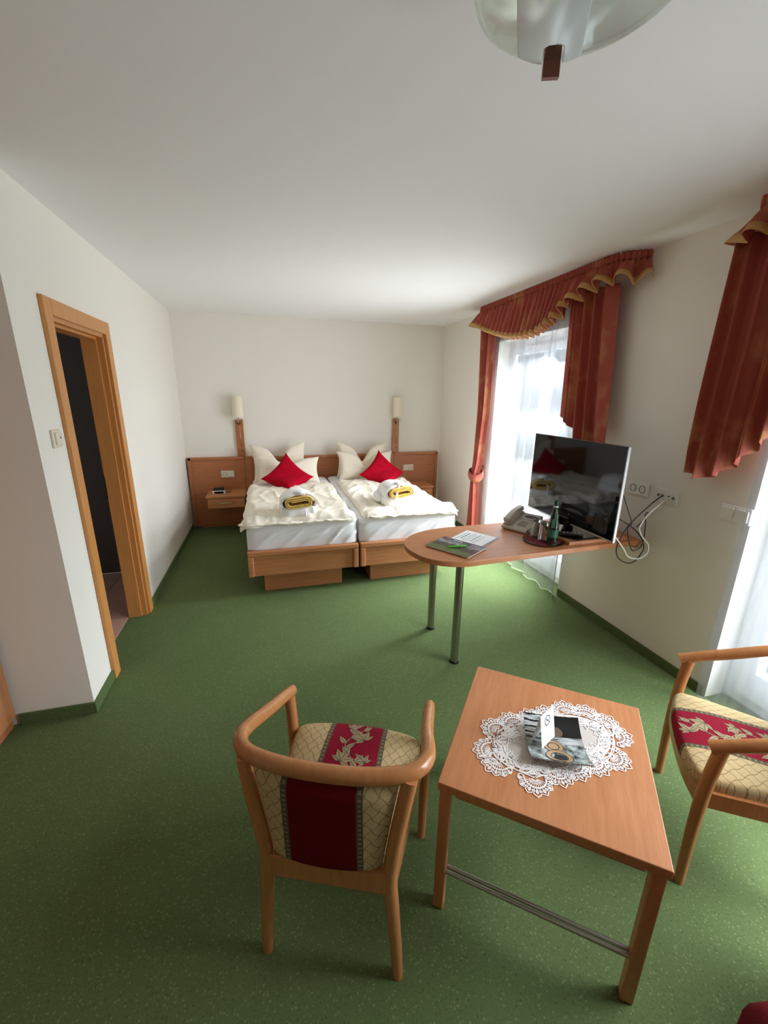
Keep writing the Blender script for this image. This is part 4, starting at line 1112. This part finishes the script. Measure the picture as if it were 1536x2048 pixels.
# slumped square dish with printed rings
ds = thing('glass_dish', 'square slumped black and silver dish on the doily holding a card', 'dish', (1.819, -4.476, TH + .0035), -.68)
cor = [Vector((-.091, .049)), Vector((.084, .097)), Vector((.127, -.085)), Vector((-.05, -.128))]   # TL, TR, BR, BL
def dishxy(u, v):
    a = cor[0].lerp(cor[1], u); b = cor[3].lerp(cor[2], u); return b.lerp(a, v)
def dishz(u, v): return .006 + .032 * (abs(2 * v - 1) ** 2.2) * (.8 + .2 * v) + .004 * abs(2 * u - 1) ** 3
def dish_mat():
    n = N('silver_black_dish_glaze'); uv = n.coord('UV'); sp = n.n('ShaderNodeSeparateXYZ'); n.l(uv, sp.inputs[0]); u, v = sp.outputs[0], sp.outputs[1]
    st = n.noise(n.mapping(uv, scale=(3, 26, 1)), 1.0, 4, .6); bl = n.noise(uv, 6, 5, .65)
    c = n.ramp(st, [(.36, lin((20, 22, 24))), (.43, lin((150, 154, 154))), (.60, lin((204, 206, 206)))])
    c2_ = n.ramp(bl, [(.36, lin((34, 38, 40))), (.47, lin((128, 136, 134))), (.62, lin((190, 196, 194)))])
    c = n.mix(n.math('GREATER_THAN', v, .52), c2_, c)
    bs = n.math('SINE', n.math('MULTIPLY_ADD', v, 62, n.math('MULTIPLY', bl, 5)))
    c = n.mix(n.math('MULTIPLY', n.math('MULTIPLY', n.math('GREATER_THAN', bs, .55), n.math('GREATER_THAN', v, .50)), n.math('LESS_THAN', u, .47)), c, lin((18, 20, 22)))
    tr_ = n.math('MULTIPLY', n.math('GREATER_THAN', u, .45), n.math('GREATER_THAN', v, .66))
    c = n.mix(tr_, c, lin((22, 22, 20)))
    n.set(c, .16, spec=.6); return n.m
m = MB(); NN = 20
def dtop(u, v): p = dishxy(u, v); return (p.x, p.y, dishz(u, v))
def dbot(u, v): p = dishxy(u, v); return (p.x, p.y, dishz(u, v) - .005)
m.grid(dtop, NN, NN); nv_ = (NN + 1) ** 2; m.grid(dbot, NN, NN)
ed = [i for i in range(NN + 1)] + [(j + 1) * (NN + 1) + NN for j in range(NN)] + [NN * (NN + 1) + NN - 1 - i for i in range(NN)] + [(NN - 1 - j) * (NN + 1) for j in range(NN - 1)]
m.f += [(ed[i], ed[(i + 1) % len(ed)], ed[(i + 1) % len(ed)] + nv_, ed[i] + nv_) for i in range(len(ed))]; m.mi += [0] * len(ed)
uvl = [(i / NN, j / NN) for j in range(NN + 1) for i in range(NN + 1)] * 2
m.build('dish_body', dish_mat(), ds, smooth=True, angle=50, uvfn=lambda p, i: uvl[i])
def ringsurf(cu, cv, ru, rv, w, mat, name, z=.0008):
    m = MB(); k = 36
    def f(a, rr):
        u = min(.995, max(.005, cu + ru * rr * cos(a))); v = min(.995, max(.005, cv + rv * rr * sin(a))); p = dishxy(u, v); return (p.x, p.y, dishz(u, v) + z)
    vs = [f(2 * pi * i / k, 1) for i in range(k)] + [f(2 * pi * i / k, 1 - w) for i in range(k)]
    m.add(vs, [(i, (i + 1) % k, k + (i + 1) % k, k + i) for i in range(k)]); return m.build(name, mat, ds)
ringsurf(.46, .44, .165, .13, .34, CARDGOLD, 'printed_ring'); ringsurf(.46, .44, .10, .082, .12, INK, 'printed_ring', .001); ringsurf(.46, .44, .172, .136, .05, INK, 'printed_ring', .001); ringsurf(.46, .44, .09, .07, .98, CARDGOLD, 'printed_ring', .0009)
ringsurf(.50, .16, .22, .19, .34, CARDGOLD, 'printed_ring', .0014); ringsurf(.50, .16, .145, .125, .08, INK, 'printed_ring', .0018); ringsurf(.50, .16, .228, .197, .05, INK, 'printed_ring', .0017); ringsurf(.52, .14, .10, .10, .97, INK, 'printed_ring', .0016)
ringsurf(.55, .74, .13, .09, .97, plain('brown_blot', (104, 84, 66), .4), 'printed_ring', .0010)

# no smoking tent card standing in the dish
cdp = thing('tent_card', 'white folded no smoking card standing in the square dish', 'card', (0, 0, 0))
Mw = Matrix.Translation((1.819, -4.476, 0)) @ Matrix.Rotation(-.68, 4, 'Z')
p0 = Mw @ Vector((-.020, -.054, 0)); p1 = Mw @ Vector((.014, .014, 0))
cdp.location = ((p0.x + p1.x) / 2, (p0.y + p1.y) / 2, TH + .012); dd_ = (p1 - p0); cdp.rotation_euler = (0, 0, math.atan2(dd_.y, dd_.x))
Lc = dd_.length / 2 + .002; hc = .112
FM = Matrix.Rotation(radians(-10), 4, 'X')
MB().box(-Lc, Lc, -.0006, .0006, 0, hc).xf(FM).build('front_face', PAPER, cdp)
MB().box(-Lc, Lc, -.0006, .0006, 0, hc).xf(TR((0, 2 * hc * sin(radians(10)), 0)) @ Matrix.Rotation(radians(10), 4, 'X')).build('rear_face', PAPER, cdp)
mk = MB(); k = 28
ro, ri = .0175, .0142; cz = .080
mk.add([(ro * cos(2 * pi * i / k), -.0008, cz + ro * sin(2 * pi * i / k)) for i in range(k)] + [(ri * cos(2 * pi * i / k), -.0008, cz + ri * sin(2 * pi * i / k)) for i in range(k)], [(i, (i + 1) % k, k + (i + 1) % k, k + i) for i in range(k)])
ca_, sa_ = cos(radians(-45)), sin(radians(-45))
mk.add([(x * ca_ - z * sa_, -.0009, cz + x * sa_ + z * ca_) for x, z in ((-.0152, -.0013), (.0152, -.0013), (.0152, .0013), (-.0152, .0013))], [(0, 1, 2, 3)])
mk.add([(-.009, -.0008, cz - .0011), (.009, -.0008, cz - .0011), (.009, -.0008, cz + .0011), (-.009, -.0008, cz + .0011)], [(0, 1, 2, 3)])
mk.xf(FM).build('no_smoking_sign', INK, cdp)
fr = MB()
for a, b, c, d in ((-Lc + .004, -Lc + .0052, .006, hc - .006), (Lc - .0052, Lc - .004, .006, hc - .006), (-Lc + .004, Lc - .004, hc - .0072, hc - .006), (-Lc + .004, Lc - .004, .006, .0072)):
    fr.add([(a, -.0008, c), (b, -.0008, c), (b, -.0008, d), (a, -.0008, d)], [(0, 1, 2, 3)])
for zz in (.040, .034, .022, .016):
    fr.add([(-.02, -.0008, zz), (.02, -.0008, zz), (.02, -.0008, zz + .0015), (-.02, -.0008, zz + .0015)], [(0, 1, 2, 3)])
fr.xf(FM).build('printed_border', INKG, cdp)

# ------------------------------------------------------------------ armchairs
ac = thing('armchair', 'beech armchair with striped upholstery seen from behind, left of the coffee table', 'armchair', (1.052, -4.580, 0), math.atan2(-.40, .917))
U0 = .006
def A_(m, nm, mat, **k): return m.xf(TR((U0, 0, 0))).build(nm, mat, ac, **k)
half = [(.253, .440, .584), (.252, .36, .622), (.250, .27, .662), (.251, .19, .698), (.256, .125, .722), (.254, .074, .735), (.230, .034, .740), (.185, .010, .742), (.10, -.008, .744)]
pth = half + [(0, -.014, .745)] + [(-a, b, c) for a, b, c in half[::-1]]
fine = smoothpath(pth, 6); nF = len(fine)
rad = [.0192 + .0012 * math.exp(-(((i / (nF - 1)) - .5) / .22) ** 2) for i in range(nF)]
A_(MB().tube(fine, rad, 16, up=(0, 0, 1), flat=1.12), 'bent_rail', CHW, smooth=True, angle=50)
for s in (-1, 1):
    A_(MB().tube(smoothpath([(s * .200, .010, 0), (s * .193, .008, .12), (s * .181, .008, .27), (s * .172, .006, .40), (s * .182, .002, .52), (s * .200, .002, .64), (s * .216, .012, .735)], 5), [.0155 + .0045 * min(1, i / 12) for i in range(31)], 12, up=(0, 1, 0)), 'rear_leg', CHW, smooth=True, angle=50)
    A_(MB().tube(smoothpath([(s * .246, .420, 0), (s * .247, .423, .15), (s * .247, .424, .30), (s * .248, .420, .45), (s * .250, .408, .59)], 6), [.0150 + .005 * min(1, i / 14) for i in range(25)], 12, up=(0, 1, 0)), 'front_leg', CHW, smooth=True, angle=50)
# rails
A_(MB().box(-.175, .175, -.012, .012, .352, .428, bev=.006), 'rear_rail', CHW)
def siderail(s):
    m = MB(); a = Vector((s * .176, .01, 0)); b = Vector((s * .236, .42, 0)); n = Vector((0, 0, 1)).cross(b - a).normalized() * .011
    vs = []
    for p in (a, b):
        for q in (-n, n):
            for z in (.345, .405): vs.append((p.x + q.x, p.y + q.y, z))
    m.add(vs, [(0, 1, 3, 2), (4, 6, 7, 5), (0, 4, 5, 1), (2, 3, 7, 6), (1, 5, 7, 3), (0, 2, 6, 4)]); return m
for s in (-1, 1): A_(siderail(s), 'side_rail', CHW)
fa = smoothpath([(-.236, .425, 0), (-.14, .443, 0), (0, .450, 0), (.14, .443, 0), (.236, .425, 0)], 5)
m = MB(); vs = []
for p in fa:
    for dy in (-.011, .011):
        for z in (.345, .405): vs.append((p.x, p.y + dy, z))
fs = []
for i in range(len(fa) - 1):
    a, b = 4 * i, 4 * i + 4
    fs += [(a, a + 1, b + 1, b), (a + 2, b + 2, b + 3, a + 3), (a + 1, a + 3, b + 3, b + 1), (a, b, b + 2, a + 2)]
m.add(vs, fs + [(0, 2, 3, 1), (len(vs) - 4, len(vs) - 3, len(vs) - 1, len(vs) - 2)]); A_(m, 'front_rail', CHW)
# seat cushion
outl = smoothpath([(0, .030, 0), (-.12, .032, 0), (-.160, .045, 0), (-.178, .11, 0), (-.205, .24, 0), (-.226, .36, 0), (-.226, .42, 0), (-.19, .447, 0), (-.10, .463, 0), (0, .468, 0), (.10, .463, 0), (.19, .447, 0), (.226, .42, 0), (.226, .36, 0), (.205, .24, 0), (.178, .11, 0), (.160, .045, 0), (.12, .032, 0)], 4, closed=True)
SC = Vector((0, .25, 0))
def seat_z(s): return .468 - .024 * s ** 3
rings = [(.0, 0), (.25, None), (.5, None), (.7, None), (.85, None), (.94, None), (.985, -.012), (1.0, -.03), (.995, -.055), (.975, -.068)]
m = MB(); k = len(outl); vs = []; uvl2 = []
for sc, dz in rings:
    for p in outl:
        q = SC + (p - SC) * max(sc, .001)
        z = seat_z(sc) if dz in (None, 0) else seat_z(.94) + dz + .006
        vs.append((q.x, q.y, z))
        ext = 0 if sc < .95 else (seat_z(.9) - z)
        uvl2.append((q.x, q.y + (ext if q.y > .38 else 0)))
fs = []
for r_ in range(len(rings) - 1):
    for i in range(k): fs.append((r_ * k + i, r_ * k + (i + 1) % k, (r_ + 1) * k + (i + 1) % k, (r_ + 1) * k + i))
m.add(vs, fs)
A_(m, 'seat', SEATM, smooth=True, uvfn=lambda p, i: uvl2[i])
seat = [c for c in ac.children if c.name.startswith('seat')][0]
def srad(u, v):
    d = Vector((u, v, 0)) - SC; L_ = d.length
    if L_ < 1e-6: return 0
    best = 1; dn = d / L_; bd_ = -2
    for p in outl:
        e = (p - SC); c = e.normalized().dot(dn)
        if c > bd_: bd_ = c; best = e.length
    return min(1, L_ / best)
def SP(u, v, h=.0010):
    s = srad(u, v); z = seat_z(min(s, .94)) + h
    if s > .94: z = seat_z(.94) + h - .018 * ((s - .94) / .06) ** 2
    return (u, v, z)
# woven vine on the red stripe
lm = MB(); dm = MB()
def leafpoly(bu, bv, ang, L, wd, curl=.0, dark=True):
    d = Vector((cos(ang), sin(ang))); nn = Vector((-d.y, d.x)); n = 6; le = []; ri = []; mid = []
    for i in range(n + 1):
        t = i / n; c = Vector((bu, bv)) + d * L * t + nn * curl * t * t; wdt = wd * sin(pi * min(1, t ** .75)) * (1 - .15 * (i % 2))
        le.append(c + nn * wdt); ri.append(c - nn * wdt); mid.append(c)
    for p in le + ri + mid: p.x = max(-.086, min(.086, p.x)); p.y = max(.05, min(.462, p.y))
    base = len(lm.v)
    lm.add([SP(p.x, p.y) for p in le] + [SP(p.x, p.y) for p in mid] + [SP(p.x, p.y) for p in ri], [(i, i + 1, n + 2 + i, n + 1 + i) for i in range(n)] + [(n + 1 + i, n + 2 + i, 2 * n + 3 + i, 2 * n + 2 + i) for i in range(n)])
    if dark:
        w_ = .0009
        dm.add([SP(p.x + nn.x * w_, p.y + nn.y * w_, .0016) for p in mid[:-1]] + [SP(p.x - nn.x * w_, p.y - nn.y * w_, .0016) for p in mid[:-1]], [(i, i + 1, n + 1 + i, n + i) for i in range(n - 1)])
stem = []
for i in range(90):
    v = .055 + .40 * i / 89; stem.append((.030 * sin(2 * pi * v / .21 + .6), v))
w_ = .0016
lm.add([SP(a + w_, b) for a, b in stem] + [SP(a - w_, b) for a, b in stem], [(i, i + 1, 90 + i + 1, 90 + i) for i in range(89)])
for i, f in enumerate([.03, .09, .15, .21, .27, .33, .39, .45, .51, .57, .63, .69, .75, .81, .87, .93]):
    a, b = stem[int(f * 89)]; sd = 1 if i % 2 else -1
    leafpoly(a, b, pi / 2 - sd * .95, .040, .0100, sd * .008)
def acanthus(cu, cv, ang, s):
    for a, l, w__ in ((0, .060, .012), (.62, .042, .010), (-.62, .042, .010), (1.2, .030, .008), (-1.2, .030, .008)):
        leafpoly(cu, cv, ang + a, l * s, w__ * s, .010 * (1 if a >= 0 else -1))
acanthus(.036, .175, 2.0, 1.15); acanthus(-.034, .275, 1.1, 1.2); acanthus(.032, .375, 2.2, 1.2); acanthus(-.036, .095, 1.0, 1.1); acanthus(-.03, .43, .4, .9)
acanthus(.05, .28, -.9 + pi, .8); acanthus(-.055, .20, .3 + pi / 2, .75)
lm.xf(TR((U0, 0, 0))).build('woven_leaf_motif', TAN, seat, kind='stuff'); dm.xf(TR((U0, 0, 0))).build('woven_leaf_vein', TAND, seat, kind='stuff')
# backrest
m = MB(); nu, nz = 20, 14
def bk(u, v, sd):
    z = .425 + .295 * v; hw2 = .150 + .040 * v ** 1.1; s = 2 * u - 1
    x = s * hw2; y = .004 - .018 * (1 - s * s) - .006 * v
    th = .021 * (max(0, (1 - abs(s) ** 8) * (1 - abs(2 * v - 1) ** 12))) ** .5
    return (x, y - sd * th + .004, z)
m.grid(lambda u, v: bk(u, v, 1), nu, nz); m.grid(lambda u, v: bk(u, v, -1), nu, nz)
A_(m, 'backrest', BACKM, smooth=True, uvfn=lambda p, i: (p[0] - U0, p[2]))
dup(ac, (2.750, -4.774, 0), radians(48.8), 'beech armchair with striped seat right of the coffee table, by the front window')

# ------------------------------------------------------------------ maroon upholstered seat peeking in at the lower right corner
sf = thing('upholstered_armchair', 'maroon velour armchair of which only a rounded arm shows, lower right corner', 'armchair', (2.038, -5.318, 0), radians(8))
def rbox(x0, x1, y0, y1, z0, z1, r): return MB().box(x0, x1, y0, y1, z0, z1, bev=r)
rbox(-.30, -.16, -.36, .24, .10, .60, .06).build('arm', MAROON, sf, smooth=True)
rbox(-.325, -.285, -.30, .245, .12, .55, .018).build('arm_bolster', ROSE, sf, smooth=True)
rbox(.40, .54, -.36, .24, .10, .60, .06).build('arm', MAROON, sf, smooth=True)
rbox(-.15, .39, -.34, .20, .28, .44, .05).build('seat_cushion', MAROON, sf, smooth=True)
rbox(-.30, .54, -.52, -.36, .10, .86, .06).build('backrest', MAROON, sf, smooth=True)
for x in (-.26, .50):
    for y in (-.44, .18): MB().tube([(x, y, 0), (x, y, .11)], [.018, .024], 12).build('leg', CHW, sf, smooth=True)

# ------------------------------------------------------------------ wardrobe at the left edge
wd_ = thing('wardrobe', 'tall beech wardrobe with plain doors at the left edge of the room', 'wardrobe', (-.63, -3.95, 0))
P(B(-.95, -.355, -4.65, -3.262, .0, 2.1, bev=.003), 'carcass', HBW, wd_)
P(B(-.355, -.335, -3.955, -3.264, .06, 2.09, bev=.002), 'door', WZ, wd_)
P(B(-.355, -.335, -4.648, -3.958, .06, 2.09, bev=.002), 'door', WZ, wd_)
for yy in (-3.91, -4.0): P(MB().tube([(-.335, yy, 1.0), (-.31, yy, 1.0), (-.31, yy, 1.13), (-.335, yy, 1.13)], .005, 8), 'handle', METAL, wd_, smooth=True)

# ------------------------------------------------------------------ ceiling lamp
LZ = 2.35; lc = Vector((1.566, -4.563)); LR = .187
lp = thing('ceiling_lamp', 'round smoked glass ceiling lamp with frosted strip and wooden pegs', 'ceiling lamp', (lc.x, lc.y, H))
MB().lathe([(0, -.022), (.075, -.022), (.08, -.018), (.08, 0), (0, 0)], (0, 0, 0), 28).build('ceiling_plate', UPVC, lp, smooth=True, angle=40)
MB().tube([(0, 0, -.022), (0, 0, -.17)], .008, 10).build('centre_rod', CHROME, lp, smooth=True)
zl = LZ - H
MB().lathe([(0.0, zl - .024), (.06, zl - .023), (.11, zl - .017), (.15, zl - .009), (.18, zl - .001), (LR, zl + .002), (LR + .001, zl + .006), (LR - .004, zl + .008), (.178, zl + .006), (.148, zl - .003), (.108, zl - .011), (.06, zl - .017), (0, zl - .018)], (0, 0, 0), 56).build('glass_dish', LAMPG, lp, smooth=True, angle=60)
dv = Vector((.54, .84)).normalized(); rv = Vector((dv.y, -dv.x))
def strip(u, v):
    x = -.1085 + .129 * u; r = -.165 + .35 * v; r = min(r, math.sqrt(max(0, LR ** 2 - x * x)) - .004); p = rv * x + dv * r
    q = min(1, math.hypot(x, r) / LR)
    return (p.x, p.y, zl - .026 + .026 * q ** 2.2 - .003 + .006 * (abs(2 * u - 1)) ** 2)
m = MB(); m.grid(strip, 60, 100)
def keep(f):
    x = sum(-.1085 + .129 * ((i % 61) / 60) for i in f) / 4; r = sum(-.165 + .35 * ((i // 61) / 100) for i in f) / 4
    return not (abs(x + .038) < .022 and (r > .115 or math.hypot(x + .038, r - .115) < .022))
m.f = [f for f in m.f if keep(f)]; m.mi = [0] * len(m.f)
m.build('frosted_strip', FROST, lp, smooth=True, solid=.004)
pegm = plain('dark_cherry_peg', (124, 66, 46), .4)
for a in (0, 120, 240):
    d = rot2(dv * .178 + rv * -.038, radians(a)); an = math.atan2(d.y, d.x)
    prof = [(-.018, -.032), (.018, -.032), (.018, .026)] + [(.018 * cos(pi * i / 10), .026 + .018 * sin(pi * i / 10)) for i in range(1, 10)] + [(-.018, .026)]
    m = MB().prism(prof, -.006, .006, .001)
    m.xf(TR((d.x, d.y, zl)) @ Matrix.Rotation(an + pi / 2, 4, 'Z') @ Matrix.Rotation(radians(90), 4, 'X'))
    m.build('wooden_peg', pegm, lp)
    MB().tube([(d.x * .97, d.y * .97, zl + .02), (d.x * .4, d.y * .4, -.018)], .003, 8).build('arm_rod', CHROME, lp, smooth=True)

# ------------------------------------------------------------------ repeats share a group
GR = {'pillow': 'cream pillows on the two beds', 'cushion': 'crimson cushions on the two beds', 'twin_bed': 'twin beds side by side', 'duvet': 'cream duvets on the beds',
      'bathrobe': 'folded bathrobes on the beds', 'rolled_towel': 'rolled gold towels on the beds', 'nightstand': 'nightstands beside the beds', 'wall_lamp': 'wall lamps above the headboard',
      'headboard_socket': 'outlet plates on the headboard', 'armchair': 'armchairs around the coffee table', 'tumbler': 'tumblers on the glass plate', 'curtain_valance': 'valances over the windows',
      'drape_curtain': 'terracotta curtains at the windows', 'sheer_curtain': 'sheer curtains in the windows', 'power_cable': 'black cables beside the television'}
for o in S.objects:
    if o.parent is None and o.get('category'):
        k = o.name.split('.')[0]
        if k in GR: o['group'] = GR[k]
